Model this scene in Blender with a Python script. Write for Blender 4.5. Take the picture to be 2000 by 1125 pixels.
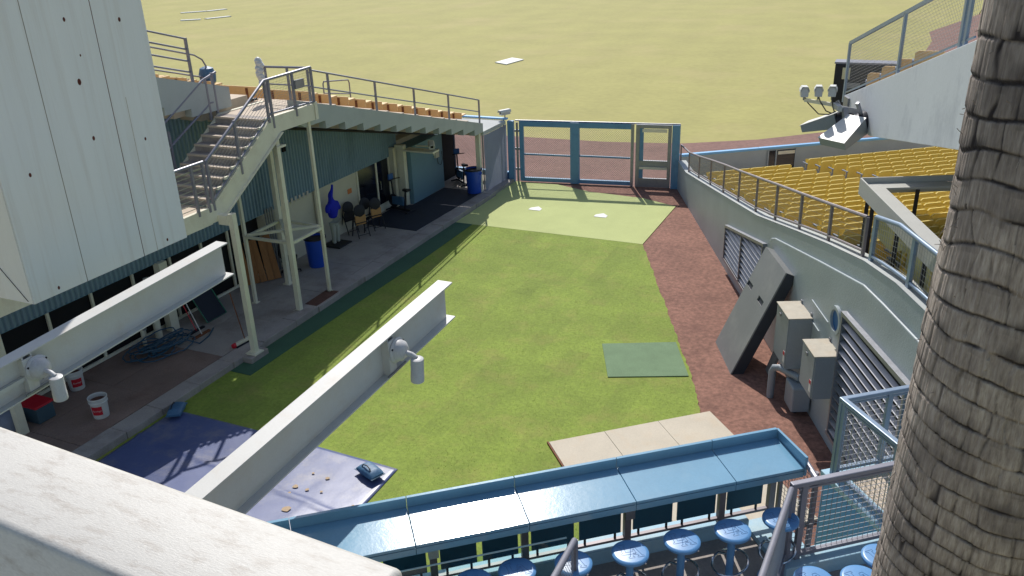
import bpy, bmesh, math, random
import numpy as np
from mathutils import Vector, Matrix, noise as mnoise
random.seed(7); RNG = np.random.default_rng(7)
S = bpy.context.scene; COL = S.collection
for o in list(bpy.data.objects): bpy.data.objects.remove(o)

# ------------------------------------------------------------------ camera
FPX, CH = 1650.0, 9.27                       # focal length in photo pixels, eye height over the bullpen ground
_p, _r, _y = (math.radians(a) for a in (23.2067, -2.029, 24.932))
fw = Vector((0, math.cos(_p), -math.sin(_p))); rt = Vector((1, 0, 0)); up = rt.cross(fw)
rt, up = math.cos(_r)*rt + math.sin(_r)*up, -math.sin(_r)*rt + math.cos(_r)*up
RZ = Matrix.Rotation(_y, 3, 'Z'); rt, up, fw = RZ@rt, RZ@up, RZ@fw
CAM = Vector((0, 0, CH))
cd = bpy.data.cameras.new('camera'); cam = bpy.data.objects.new('camera', cd); COL.objects.link(cam)
m = Matrix((rt, up, -fw)).transposed().to_4x4(); m.translation = CAM; cam.matrix_world = m
cd.sensor_width = 36; cd.lens = FPX/2000*36; cd.clip_start = .05; cd.clip_end = 3000
S.camera = cam
def ray(px, py): return rt*((px-1000)/FPX) - up*((py-562.5)/FPX) + fw
def Zp(px, py, z=0): d = ray(px, py); return CAM + d*((z-CH)/d.z)
def Xp(px, py, x): d = ray(px, py); return CAM + d*(x/d.x)
def Yp(px, py, y): d = ray(px, py); return CAM + d*(y/d.y)

# ------------------------------------------------------------------ sky, sun, exposure
SUN = Vector((.460, -.870, -1.0)).normalized()      # direction in which the light travels
W = bpy.data.worlds.new('World'); S.world = W; W.use_nodes = True
nt = W.node_tree; sky = nt.nodes.new('ShaderNodeTexSky'); sky.sky_type = 'NISHITA'; sky.sun_disc = False
sky.sun_elevation = math.radians(45.5); sky.sun_rotation = math.atan2(-SUN.x, -SUN.y)
sky.air_density = 1.0; sky.dust_density = 1.2; sky.ozone_density = 1.0
bg = nt.nodes['Background']; bg.inputs['Strength'].default_value = .094
nt.links.new(sky.outputs[0], bg.inputs[0])
sl = bpy.data.lights.new('sun', 'SUN'); sl.energy = 3.4; sl.angle = math.radians(.5); sl.color = (1, .96, .9)
so = bpy.data.objects.new('sun', sl); COL.objects.link(so); so.location = (-40, 75, 90)
so.rotation_euler = SUN.to_track_quat('-Z', 'Y').to_euler()
S.view_settings.view_transform = 'Standard'; S.view_settings.look = 'None'
S.view_settings.exposure = 0.38; S.view_settings.gamma = 1

# ------------------------------------------------------------------ materials
def srgb(r, g, b):
    f = lambda c: (c/255/12.92) if c/255 <= .04045 else ((c/255+.055)/1.055)**2.4
    return (f(r), f(g), f(b), 1)
M = {}
def mat(name, c, rough=.6, metal=0, var=.12, vs=3.0, fine=.06, fs=60., bump=.0, bs=80., spec=.5, dirt=None, ds=.8, da=.3, stretch=(1,1,1), trans=0, coat=0):
    """procedural: base colour varied by a coarse and a fine noise, optional dirt colour patches, fine bump"""
    m = bpy.data.materials.new(name); m.use_nodes = True; t = m.node_tree; N = t.nodes; L = t.links
    b = N['Principled BSDF']; b.inputs['Roughness'].default_value = rough; b.inputs['Metallic'].default_value = metal
    b.inputs['Specular IOR Level'].default_value = spec
    if coat: b.inputs['Coat Weight'].default_value = coat; b.inputs['Coat Roughness'].default_value = .15
    tc = N.new('ShaderNodeTexCoord'); mp = N.new('ShaderNodeMapping'); mp.inputs['Scale'].default_value = stretch
    L.new(tc.outputs['Object'], mp.inputs[0])
    def nz(s, d=4, ro=.6):
        n = N.new('ShaderNodeTexNoise'); n.inputs['Scale'].default_value = s; n.inputs['Detail'].default_value = d
        n.inputs['Roughness'].default_value = ro; L.new(mp.outputs[0], n.inputs['Vector']); return n
    def rng(src, a, bb):
        r = N.new('ShaderNodeMapRange'); r.inputs['From Min'].default_value = .3; r.inputs['From Max'].default_value = .7
        r.inputs['To Min'].default_value = a; r.inputs['To Max'].default_value = bb; L.new(src, r.inputs[0]); return r.outputs[0]
    a = nz(vs); f = nz(fs, 2)
    mu = N.new('ShaderNodeMath'); mu.operation = 'MULTIPLY'
    L.new(rng(a.outputs[0], 1-var, 1+var), mu.inputs[0]); L.new(rng(f.outputs[0], 1-fine, 1+fine), mu.inputs[1])
    vm = N.new('ShaderNodeVectorMath'); vm.operation = 'SCALE'; vm.inputs[0].default_value = c[:3]; L.new(mu.outputs[0], vm.inputs['Scale'])
    col = vm.outputs[0]
    if dirt:
        d = nz(ds, 6, .7); r = N.new('ShaderNodeMapRange'); r.inputs['From Min'].default_value = .5; r.inputs['From Max'].default_value = .72
        r.inputs['To Max'].default_value = da; L.new(d.outputs[0], r.inputs[0])
        mx = N.new('ShaderNodeMix'); mx.data_type = 'RGBA'; L.new(r.outputs[0], mx.inputs['Factor'])
        L.new(col, mx.inputs['A']); mx.inputs['B'].default_value = dirt; col = mx.outputs['Result']
    L.new(col, b.inputs['Base Color'])
    if bump:
        n = nz(bs, 5, .65); bp = N.new('ShaderNodeBump'); bp.inputs['Strength'].default_value = bump; bp.inputs['Distance'].default_value = .02
        L.new(n.outputs[0], bp.inputs['Height']); L.new(bp.outputs[0], b.inputs['Normal'])
    if trans:
        tl = N.new('ShaderNodeBsdfTranslucent'); L.new(col, tl.inputs[0]); ms = N.new('ShaderNodeMixShader'); ms.inputs[0].default_value = trans
        L.new(b.outputs[0], ms.inputs[1]); L.new(tl.outputs[0], ms.inputs[2]); L.new(ms.outputs[0], N['Material Output'].inputs[0])
    M[name] = m; return m
def add_stripes(name, direction, period, amt, sharp=.15, noise=.0):
    """multiplies a material's colour by soft alternating bands (mown stripes)"""
    m = M[name]; t = m.node_tree; N = t.nodes; L = t.links; b = N['Principled BSDF']; src = b.inputs['Base Color'].links[0].from_socket
    tc = N.new('ShaderNodeTexCoord'); dp = N.new('ShaderNodeVectorMath'); dp.operation = 'DOT_PRODUCT'
    dp.inputs[1].default_value = (direction[0]*math.pi/period, direction[1]*math.pi/period, 0); L.new(tc.outputs['Object'], dp.inputs[0])
    s = N.new('ShaderNodeMath'); s.operation = 'SINE'; L.new(dp.outputs['Value'], s.inputs[0])
    r = N.new('ShaderNodeMapRange'); r.interpolation_type = 'SMOOTHSTEP'
    r.inputs['From Min'].default_value = -sharp; r.inputs['From Max'].default_value = sharp
    r.inputs['To Min'].default_value = 1-amt; r.inputs['To Max'].default_value = 1+amt; L.new(s.outputs[0], r.inputs[0])
    v = N.new('ShaderNodeVectorMath'); v.operation = 'SCALE'; L.new(src, v.inputs[0]); L.new(r.outputs[0], v.inputs['Scale'])
    L.new(v.outputs[0], b.inputs['Base Color'])
def add_patches(name, scale, amt, col=None, smin=.0, rot=0):
    """multiplies a material's colour by a brick pattern of slightly different pieces (sod rolls, slabs)"""
    m = M[name]; t = m.node_tree; N = t.nodes; L = t.links; b = N['Principled BSDF']; src = b.inputs['Base Color'].links[0].from_socket
    tc = N.new('ShaderNodeTexCoord'); mp = N.new('ShaderNodeMapping'); mp.inputs['Rotation'].default_value = (0, 0, rot); L.new(tc.outputs['Object'], mp.inputs[0])
    br = N.new('ShaderNodeTexBrick'); br.inputs['Scale'].default_value = scale; br.inputs['Mortar Size'].default_value = smin
    br.inputs['Color1'].default_value = (1-amt, 1-amt, 1-amt, 1); br.inputs['Color2'].default_value = (1+amt, 1+amt, 1+amt*.6, 1)
    br.inputs['Brick Width'].default_value = 1.4; br.inputs['Row Height'].default_value = .42; br.inputs['Mortar'].default_value = (.96, .98, .92, 1)
    L.new(mp.outputs[0], br.inputs[0])
    v = N.new('ShaderNodeVectorMath'); v.operation = 'MULTIPLY'; L.new(src, v.inputs[0]); L.new(br.outputs[0], v.inputs[1]); L.new(v.outputs[0], b.inputs['Base Color'])

mat('field_grass', srgb(160,154,88), .9, var=.07, vs=.22, fine=.06, fs=2.4, dirt=srgb(176,160,108), ds=.1, da=.55)
add_stripes('field_grass', (.9956,.0936), 2.3, .013, .8)
mat('pen_grass', srgb(126,144,56), .9, var=.12, vs=.9, fine=.14, fs=14., bump=.5, bs=60, dirt=srgb(150,142,80), ds=1.1, da=.5)
add_patches('pen_grass', .8, .07, rot=math.pi/2)
mat('grass_blade', srgb(130,150,58), .8, var=.14, vs=1.2, fine=.1, fs=30., trans=.35, dirt=srgb(150,138,66), ds=1.1, da=.6)
mat('turf', srgb(180,188,126), .95, var=.06, vs=.8, fine=.12, fs=120., bump=.3, bs=200)
mat('turf_dark', srgb(58,94,72), .95, var=.1, vs=1., fine=.12, fs=120., bump=.3, bs=200)
mat('turf_grey', srgb(112,136,104), .95, var=.1, vs=2., fine=.22, fs=90., bump=.4, bs=160)
mat('dirt', srgb(138,100,86), .95, var=.16, vs=.7, fine=.3, fs=9., bump=1., bs=22, dirt=srgb(96,66,58), ds=2.2, da=.6)
mat('track', srgb(132,100,90), .95, var=.12, vs=.4, fine=.15, fs=5., bump=.8, bs=14, dirt=srgb(112,82,74), ds=.7, da=.5, stretch=(1,1,1))
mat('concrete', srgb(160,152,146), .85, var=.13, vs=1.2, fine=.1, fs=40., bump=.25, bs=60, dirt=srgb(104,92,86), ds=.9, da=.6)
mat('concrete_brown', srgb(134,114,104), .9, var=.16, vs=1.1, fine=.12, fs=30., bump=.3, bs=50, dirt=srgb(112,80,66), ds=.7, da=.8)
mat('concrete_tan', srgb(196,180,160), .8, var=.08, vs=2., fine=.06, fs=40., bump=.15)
mat('concrete_grey', srgb(176,180,178), .8, var=.07, vs=.9, fine=.05, fs=40., bump=.15, dirt=srgb(150,152,152), ds=.6, da=.6)
mat('deck_paint', srgb(174,180,176), .75, var=.05, vs=.8, fine=.04, fs=40., bump=.1, dirt=srgb(150,154,150), ds=.7, da=.5)
mat('wall_paint', srgb(160,170,174), .45, var=.09, vs=.9, fine=.05, fs=50., bump=.35, bs=28, dirt=srgb(160,168,168), ds=.55, da=.7)
mat('wedge_paint', srgb(226,228,231), .7, var=.04, vs=.7, fine=.03, fs=40., bump=.12, bs=20, dirt=srgb(170,172,180), ds=.9, da=.6, stretch=(1,1,.5))
mat('cream', srgb(222,218,196), .55, var=.05, vs=2., fine=.03, fs=50., bump=.06, dirt=srgb(176,160,130), ds=1.5, da=.35)
mat('cream_wall', srgb(206,200,178), .8, var=.05, vs=1., fine=.03, fs=50., bump=.1, dirt=srgb(170,160,136), ds=.8, da=.5)
mat('white_steel', srgb(200,199,194), .5, var=.04, vs=2., fine=.03, fs=60., bump=.06, bs=40, dirt=srgb(186,166,140), ds=3., da=.28)
mat('rail_cap', srgb(194,191,184), .5, var=.05, vs=9., fine=.06, fs=220., bump=.12, bs=260, dirt=srgb(142,128,114), ds=30., da=.6, stretch=(.5,1.6,1))
mat('white_panel', srgb(236,237,236), .5, var=.03, vs=1., fine=.015, fs=60., bump=.03, dirt=srgb(196,184,172), ds=2.2, da=.32, stretch=(1,3.0,.12))
mat('rust', srgb(96,44,34), .9, var=.3, vs=20.)
mat('seam_grey', srgb(150,136,124), .8, var=.2, vs=10.)
mat('glass_edge', srgb(190,214,208), .2, var=.05)
mat('rust_stain', srgb(196,188,178), .7, var=.1, vs=8.)
mat('corrugated', srgb(122,148,162), .5, var=.06, vs=.6, fine=.03, fs=30., dirt=srgb(84,108,118), ds=.8, da=.6, stretch=(1,1,.3))
mat('teal_wall', srgb(108,142,156), .7, var=.05, vs=1., bump=.1)
mat('galv', srgb(142,144,150), .45, .55, var=.1, vs=5., fine=.06, fs=60.)
mat('rail_grey', srgb(132,132,142), .45, .3, var=.08, vs=4., fine=.04)
mat('rail_brown', srgb(126,118,122), .5, .2, var=.1, vs=4., fine=.05)
mat('rail_blue', srgb(128,146,166), .4, .25, var=.08, vs=4., fine=.04)
mat('wire', srgb(160,160,162), .45, .6, var=.05)
mat('gate_blue', srgb(98,144,178), .5, var=.07, vs=2., fine=.04, dirt=srgb(58,96,128), ds=2, da=.5)
mat('pad_blue', srgb(40,92,150), .5, var=.06, vs=1.)
mat('cap_blue', srgb(120,178,222), .5, var=.06, vs=1.)
mat('counter_blue', srgb(116,160,186), .15, var=.05, vs=2.5, fine=.03, fs=50., bump=.05, bs=14, spec=.6, dirt=srgb(140,172,190), ds=1.6, da=.5)
mat('stool_blue', srgb(92,144,194), .35, var=.04, vs=5., fine=.03)
mat('stool_line', srgb(76,116,160), .45)
mat('ledge_blue', srgb(150,186,204), .6, var=.08, vs=2., fine=.05, bump=.15, dirt=srgb(188,200,196), ds=1.8, da=.6)
mat('slab_blue', srgb(100,160,214), .6, var=.06, vs=1.2, fine=.04, bump=.1)
mat('teal_panel', srgb(28,82,104), .6, var=.06, vs=3.)
mat('chrome', srgb(200,202,206), .18, 1., var=.03)
mat('tarp', srgb(82,94,136), .4, var=.07, vs=1.2, fine=.05, fs=30., bump=.12, bs=5, dirt=srgb(150,144,140), ds=1.4, da=.55)
mat('tarp_patch', srgb(170,146,116), .7, var=.1, vs=10.)
mat('bag_blue', srgb(64,104,138), .5, var=.12, vs=9., bump=.3, bs=30)
mat('board_tan', srgb(194,184,166), .8, var=.05, vs=1.6, fine=.05, fs=40., bump=.15, dirt=srgb(196,170,136), ds=1.1, da=.5)
mat('plywood', srgb(160,112,68), .75, var=.14, vs=2., fine=.1, fs=30., stretch=(1,1,.15), dirt=srgb(120,78,46), ds=3, da=.5)
mat('edge_wood', srgb(120,72,44), .8, var=.2, vs=8.)
mat('seat_yellow', srgb(226,202,104), .6, var=.08, vs=1.3, fine=.03, fs=40., trans=.12)
mat('seat_orange', srgb(234,196,136), .55, var=.1, vs=1.1, fine=.05, fs=40., trans=.1)
mat('seat_metal', srgb(128,134,144), .5, .3, var=.08)
mat('dark_metal', srgb(46,46,54), .5, .4, var=.1)
mat('black', srgb(26,26,32), .6, var=.15, vs=5.)
mat('black_rubber', srgb(34,40,54), .85, var=.15, vs=3., fine=.15, fs=80., bump=.3)
mat('glass_dark', srgb(18,22,34), .12, var=.1, vs=1., spec=.6)
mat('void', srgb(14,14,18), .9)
mat('fabric_grey', srgb(150,158,176), .9, var=.06, vs=2., fine=.06, fs=90., trans=.3, bump=.2, bs=12)
mat('can_blue', srgb(26,74,178), .4, var=.06, vs=4.)
mat('cloth_blue', srgb(20,34,176), .85, var=.1, vs=6., bump=.3, bs=30)
mat('cloth_khaki', srgb(170,172,158), .9, var=.08, vs=6., bump=.3, bs=30)
mat('white', srgb(206,206,202), .45, var=.03, vs=6.)
mat('red', srgb(190,26,44), .5, var=.05)
mat('bin_teal', srgb(60,84,96), .6, var=.08)
mat('soil', srgb(98,66,54), .95, var=.2, vs=6., bump=.6)
mat('hose_blue', srgb(40,80,104), .45, var=.1)
mat('mat_grey', srgb(124,126,126), .55, var=.06, vs=1.5, fine=.04, bump=.1, bs=30, dirt=srgb(150,150,146), ds=1.1, da=.5)
mat('mat_dark', srgb(46,50,58), .6, var=.1)
mat('box_grey', srgb(136,144,150), .45, var=.03, vs=3., dirt=srgb(136,144,148), ds=2, da=.4)
mat('box_top', srgb(178,170,154), .6, var=.08, vs=6., dirt=srgb(180,158,128), ds=4., da=.5)
mat('drink_grey', srgb(176,176,170), .5, var=.04, vs=2.)
mat('panel_straw', srgb(196,190,128), .7, var=.08, vs=2.)
mat('lamp_white', srgb(192,192,192), .4, var=.04, vs=6., dirt=srgb(170,160,150), ds=8, da=.3)
mat('cable', srgb(60,56,56), .6)
mat('paper_tan', srgb(214,206,170), .7); mat('cardboard', srgb(186,140,86), .8, var=.08)
mat('orange_sign', srgb(214,128,70), .6)
mat('green_tool', srgb(36,110,84), .5)
mat('frond', srgb(70,92,44), .7, var=.2, vs=3., trans=.2)
g = bpy.data.materials.new('clear_glass'); g.use_nodes = True; M['clear_glass'] = g
_b = g.node_tree.nodes['Principled BSDF']; _b.inputs['Base Color'].default_value = (.75,.92,.88,1); _b.inputs['Roughness'].default_value = .02
_b.inputs['Transmission Weight'].default_value = 1; _b.inputs['IOR'].default_value = 1.45
_n = g.node_tree.nodes.new('ShaderNodeTexNoise'); _n.inputs['Scale'].default_value = 3
_m = g.node_tree.nodes.new('ShaderNodeMapRange'); _m.inputs['To Min'].default_value = .01; _m.inputs['To Max'].default_value = .06
g.node_tree.links.new(_n.outputs[0], _m.inputs[0]); g.node_tree.links.new(_m.outputs[0], _b.inputs['Roughness'])
def bark_material():
    m = bpy.data.materials.new('palm_bark'); m.use_nodes = True; t = m.node_tree; N = t.nodes; L = t.links; b = N['Principled BSDF']; b.inputs['Roughness'].default_value = .9
    a = N.new('ShaderNodeAttribute'); a.attribute_name = 'crack'
    tc = N.new('ShaderNodeTexCoord'); mp = N.new('ShaderNodeMapping'); mp.inputs['Scale'].default_value = (1, 1, .14); L.new(tc.outputs['Object'], mp.inputs[0])
    n1 = N.new('ShaderNodeTexNoise'); n1.inputs['Scale'].default_value = 55; n1.inputs['Detail'].default_value = 5; n1.inputs['Roughness'].default_value = .7; L.new(mp.outputs[0], n1.inputs[0])
    n2 = N.new('ShaderNodeTexNoise'); n2.inputs['Scale'].default_value = 3.5; n2.inputs['Detail'].default_value = 4; L.new(tc.outputs['Object'], n2.inputs[0])
    cr = N.new('ShaderNodeValToRGB'); e = cr.color_ramp.elements
    e[0].position = .22; e[0].color = srgb(106,95,88); e[1].position = .78; e[1].color = srgb(210,199,188)
    e2 = e.new(.5); e2.color = srgb(170,157,146); L.new(n1.outputs[0], cr.inputs[0])
    mx = N.new('ShaderNodeMix'); mx.data_type = 'RGBA'; r = N.new('ShaderNodeMapRange'); r.inputs['From Min'].default_value = .4; r.inputs['From Max'].default_value = .7; r.inputs['To Max'].default_value = .55
    L.new(n2.outputs[0], r.inputs[0]); L.new(r.outputs[0], mx.inputs['Factor']); L.new(cr.outputs[0], mx.inputs['A']); mx.inputs['B'].default_value = srgb(112,102,98)
    mc = N.new('ShaderNodeMix'); mc.data_type = 'RGBA'; L.new(a.outputs['Fac'], mc.inputs['Factor']); L.new(mx.outputs['Result'], mc.inputs['A']); mc.inputs['B'].default_value = srgb(46,40,42)
    L.new(mc.outputs['Result'], b.inputs['Base Color'])
    bp = N.new('ShaderNodeBump'); bp.inputs['Strength'].default_value = .7; bp.inputs['Distance'].default_value = .01; L.new(n1.outputs[0], bp.inputs['Height']); L.new(bp.outputs[0], b.inputs['Normal'])
    M['palm_bark'] = m
bark_material()

# ------------------------------------------------------------------ mesh helpers
class MB:
    def __init__(s): s.v = []; s.f = []
    def add(s, vs, fs):
        o = len(s.v); s.v += [tuple(v) for v in vs]; s.f += [tuple(i+o for i in f) for f in fs]; return s
    def box(s, a, b, T=None):
        (x0,y0,z0),(x1,y1,z1) = a, b
        vs = [Vector(q) for q in ((x0,y0,z0),(x1,y0,z0),(x1,y1,z0),(x0,y1,z0),(x0,y0,z1),(x1,y0,z1),(x1,y1,z1),(x0,y1,z1))]
        if T: vs = [T(v) if callable(T) else T@v for v in vs]
        return s.add(vs, ((3,2,1,0),(4,5,6,7),(0,1,5,4),(1,2,6,5),(2,3,7,6),(3,0,4,7)))
    def prism(s, poly, h, axis='z', lo=0.0, T=None):
        """extrudes a 2-D polygon; axis z: (x,y) poly from lo to h; axis x: poly is (y,z)"""
        n = len(poly); mk = (lambda p, t: (p[0],p[1],t)) if axis == 'z' else ((lambda p, t: (t,p[0],p[1])) if axis == 'x' else (lambda p, t: (p[0],t,p[1])))
        vs = [Vector(mk(p, lo)) for p in poly] + [Vector(mk(p, h)) for p in poly]
        if T: vs = [T(v) if callable(T) else T@v for v in vs]
        return s.add(vs, [tuple(range(n))[::-1], tuple(range(n, 2*n))] + [(i,(i+1)%n,n+(i+1)%n,n+i) for i in range(n)])
    def tube(s, pts, r, n=8, closed=False):
        pts = [Vector(p) for p in pts]; k = len(pts); rs = r if isinstance(r, (list, tuple)) else [r]*k
        vs = []; prev = None
        for i, p in enumerate(pts):
            a = pts[(i-1) % k] if (i or closed) else p; b = pts[(i+1) % k] if (i < k-1 or closed) else p
            d = (b-a).normalized() if (b-a).length > 1e-9 else Vector((0,0,1))
            if prev is None: q = d.orthogonal().normalized()
            else:
                q = prev - d*prev.dot(d); q = q.normalized() if q.length > 1e-6 else d.orthogonal().normalized()
            prev = q; w = d.cross(q)
            vs += [p + (q*math.cos(2*math.pi*j/n) + w*math.sin(2*math.pi*j/n))*rs[i] for j in range(n)]
        fs = []
        for i in range(k if closed else k-1):
            for j in range(n):
                a, b = i*n+j, i*n+(j+1) % n; c, d2 = ((i+1) % k)*n+(j+1) % n, ((i+1) % k)*n+j
                fs.append((a,b,c,d2))
        if not closed: fs += [tuple(range(n))[::-1], tuple((k-1)*n+j for j in range(n))]
        return s.add(vs, fs)
    def bar(s, p, q, w, h, upv=(0,0,1)):
        """rectangular bar from p to q, w across, h along upv"""
        p, q = Vector(p), Vector(q); d = (q-p).normalized(); u = Vector(upv); sd = d.cross(u)
        sd = sd.normalized() if sd.length > 1e-5 else d.orthogonal().normalized(); u = sd.cross(d).normalized()
        vs = [e + sd*(sx*w/2) + u*(sz*h/2) for e in (p, q) for sx, sz in ((-1,-1),(1,-1),(1,1),(-1,1))]
        return s.add(vs, ((3,2,1,0),(4,5,6,7),(0,1,5,4),(1,2,6,5),(2,3,7,6),(3,0,4,7)))
    def lathe(s, prof, c=(0,0,0), n=24, T=None, closed=False):
        """profile of (radius, height) turned about z"""
        c = Vector(c); vs = []
        for r, z in prof:
            for j in range(n): vs.append(Vector((r*math.cos(2*math.pi*j/n), r*math.sin(2*math.pi*j/n), z)))
        vs = [((T@v) if T else v)+c for v in vs]; k = len(prof)
        fs = [(i*n+j, i*n+(j+1) % n, (i+1)*n+(j+1) % n, (i+1)*n+j) for i in range(k-1) for j in range(n)]
        if closed: fs += [((k-1)*n+j, (k-1)*n+(j+1) % n, (j+1) % n, j) for j in range(n)]
        else: fs += [tuple(range(n))[::-1], tuple((k-1)*n+j for j in range(n))]
        return s.add(vs, fs)
    def stick(s, p, q, r):
        p, q = Vector(p), Vector(q); d = q-p
        if d.length < 1e-6: return s
        a = d.orthogonal().normalized()*r; b = d.normalized().cross(a)
        o = [a, -a*.5+b*.866, -a*.5-b*.866]
        return s.add([p+x for x in o]+[q+x for x in o], ((0,1,4,3),(1,2,5,4),(2,0,3,5)))
    def net(s, a, b, c, d, sp, r, mode='grid', sp2=None):
        """wire net in the quad a (low start) b (low end) c (high end) d (high start)"""
        a, b, c, d = map(Vector, (a,b,c,d)); Wd = (b-a).length; Hh = ((d-a).length+(c-b).length)/2
        P = lambda u, v: (a*(1-u)+b*u)*(1-v) + (d*(1-u)+c*u)*v
        if mode == 'grid':
            nu, nv = max(2, int(Wd/(sp2 or sp))), max(2, int(Hh/sp))
            for i in range(nu+1): s.stick(P(i/nu,0), P(i/nu,1), r)
            for j in range(nv+1): s.stick(P(0,j/nv), P(1,j/nv), r)
        else:
            k = sp
            while k < Wd+Hh:
                for sg in (1, -1):          # u + v = k, or its mirror image
                    u0 = max(0, k-Hh); u1 = min(Wd, k)
                    if u1 > u0:
                        A, B = (u0, k-u0), (u1, k-u1)
                        if sg < 0: A, B = (Wd-A[0], A[1]), (Wd-B[0], B[1])
                        s.stick(P(A[0]/Wd, A[1]/Hh), P(B[0]/Wd, B[1]/Hh), r)
                k += sp
        return s
    def build(s, name, m, parent=None, smooth=False, bevel=0, local=False, kind=None):
        me = bpy.data.meshes.new(name); me.from_pydata(s.v, [], s.f); me.update()
        bm = bmesh.new(); bm.from_mesh(me); bmesh.ops.recalc_face_normals(bm, faces=bm.faces); bm.to_mesh(me); bm.free()
        return link(name, me, m, parent, smooth, bevel, local, kind)
def link(name, me, m, parent=None, smooth=False, bevel=0, local=False, kind=None):
    o = bpy.data.objects.new(name, me); COL.objects.link(o); me.materials.append(M[m])
    if smooth: me.polygons.foreach_set('use_smooth', [True]*len(me.polygons)); me.set_sharp_from_angle(angle=math.radians(40))
    if bevel:
        b = o.modifiers.new('bevel', 'BEVEL'); b.width = bevel; b.segments = 2; b.limit_method = 'ANGLE'; b.angle_limit = math.radians(35)
    if parent:
        o.parent = parent
        if parent.type == 'EMPTY' and not local: o.matrix_parent_inverse = parent.matrix_basis.inverted()
    if kind: o['kind'] = kind
    return o
def tag(o, label=None, cat=None, group=None, kind=None):
    if label: o['label'] = label
    if cat: o['category'] = cat
    if group: o['group'] = group
    if kind: o['kind'] = kind
    return o
def thing(name, label, cat, loc=(0,0,0), rz=0, group=None):
    o = bpy.data.objects.new(name, None); COL.objects.link(o); o.empty_display_size = .1
    o.location = loc; o.rotation_euler = (0,0,rz); return tag(o, label, cat, group)
def kids(o): return [c for c in bpy.data.objects if c.parent == o]
def dup(root, loc, rz=0, label=None, tree=None):
    """copy of a thing with its parts and sub-parts (tree: cached list of parts)"""
    r = root.copy(); COL.objects.link(r); r.location = loc; r.rotation_euler = (0,0,rz)
    if label: r['label'] = label
    for ch, subs in tree:
        c = ch.copy(); COL.objects.link(c); c.parent = r
        for g_ in subs:
            d = g_.copy(); COL.objects.link(d); d.parent = c
    return r
def treeof(root): return [(c, kids(c)) for c in kids(root)]
def struct(mb, name, m, **k): o = mb.build(name, m, **k); o['kind'] = 'structure'; return o
def sheet(poly, z, name, m, thick=0):
    mb = MB()
    if thick: mb.prism(poly, z, lo=z-thick)
    else: mb.add([(x,y,z) for x,y in poly], [tuple(range(len(poly)))])
    return mb.build(name, m)
ORD = ['first','second','third','fourth','fifth','sixth','seventh','eighth','ninth','tenth','eleventh','twelfth','thirteenth','fourteenth','fifteenth','sixteenth','seventeenth','eighteenth','nineteenth','twentieth','twenty-first','twenty-second','twenty-third']
# ================================================================== GROUND
o = sheet([(-900,-300),(900,-300),(900,1400),(-900,1400)], -.04, 'field', 'field_grass'); o['kind'] = 'structure'
trk = [(-60,29.2),(-13.5,29.2),(-7.2,30.3),(-7.2,30.9),(12,44.6),(30,57),(30,66),(9,51),(-.6,43.4),(-3.2,41.2),(-5.6,39.1),(-8.7,37.4),(-12.1,36.75),(-16,36.6),(-30,36.4),(-60,36.4)]
o = sheet(trk, -.028, 'warning_track', 'track'); o['kind'] = 'structure'
o = sheet([(1.2,68),(1.75,75),(1.58,81),(4.85,92),(14,125),(70,125),(45,60)], -.024, 'infield_dirt', 'track'); o['kind'] = 'structure'
o = sheet([(-13.3,-4),(6,-4),(6,9),(1.2,12.0),(-.3,15.2),(-7.0,30.4),(-13.6,29.45),(-16.6,29.3),(-16.6,20),(-13.3,20)], 0, 'bullpen_dirt', 'dirt'); o['kind'] = 'structure'
GR = [(-13.26,24.1),(-13.26,3),(-1.2,3),(-.2,10),(-2.75,14.75),(-2.84,15.04),(-3.3,16.3),(-3.89,17.68),(-4.81,19.81),(-5.7,21.9),(-6.67,24.1)]
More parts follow.
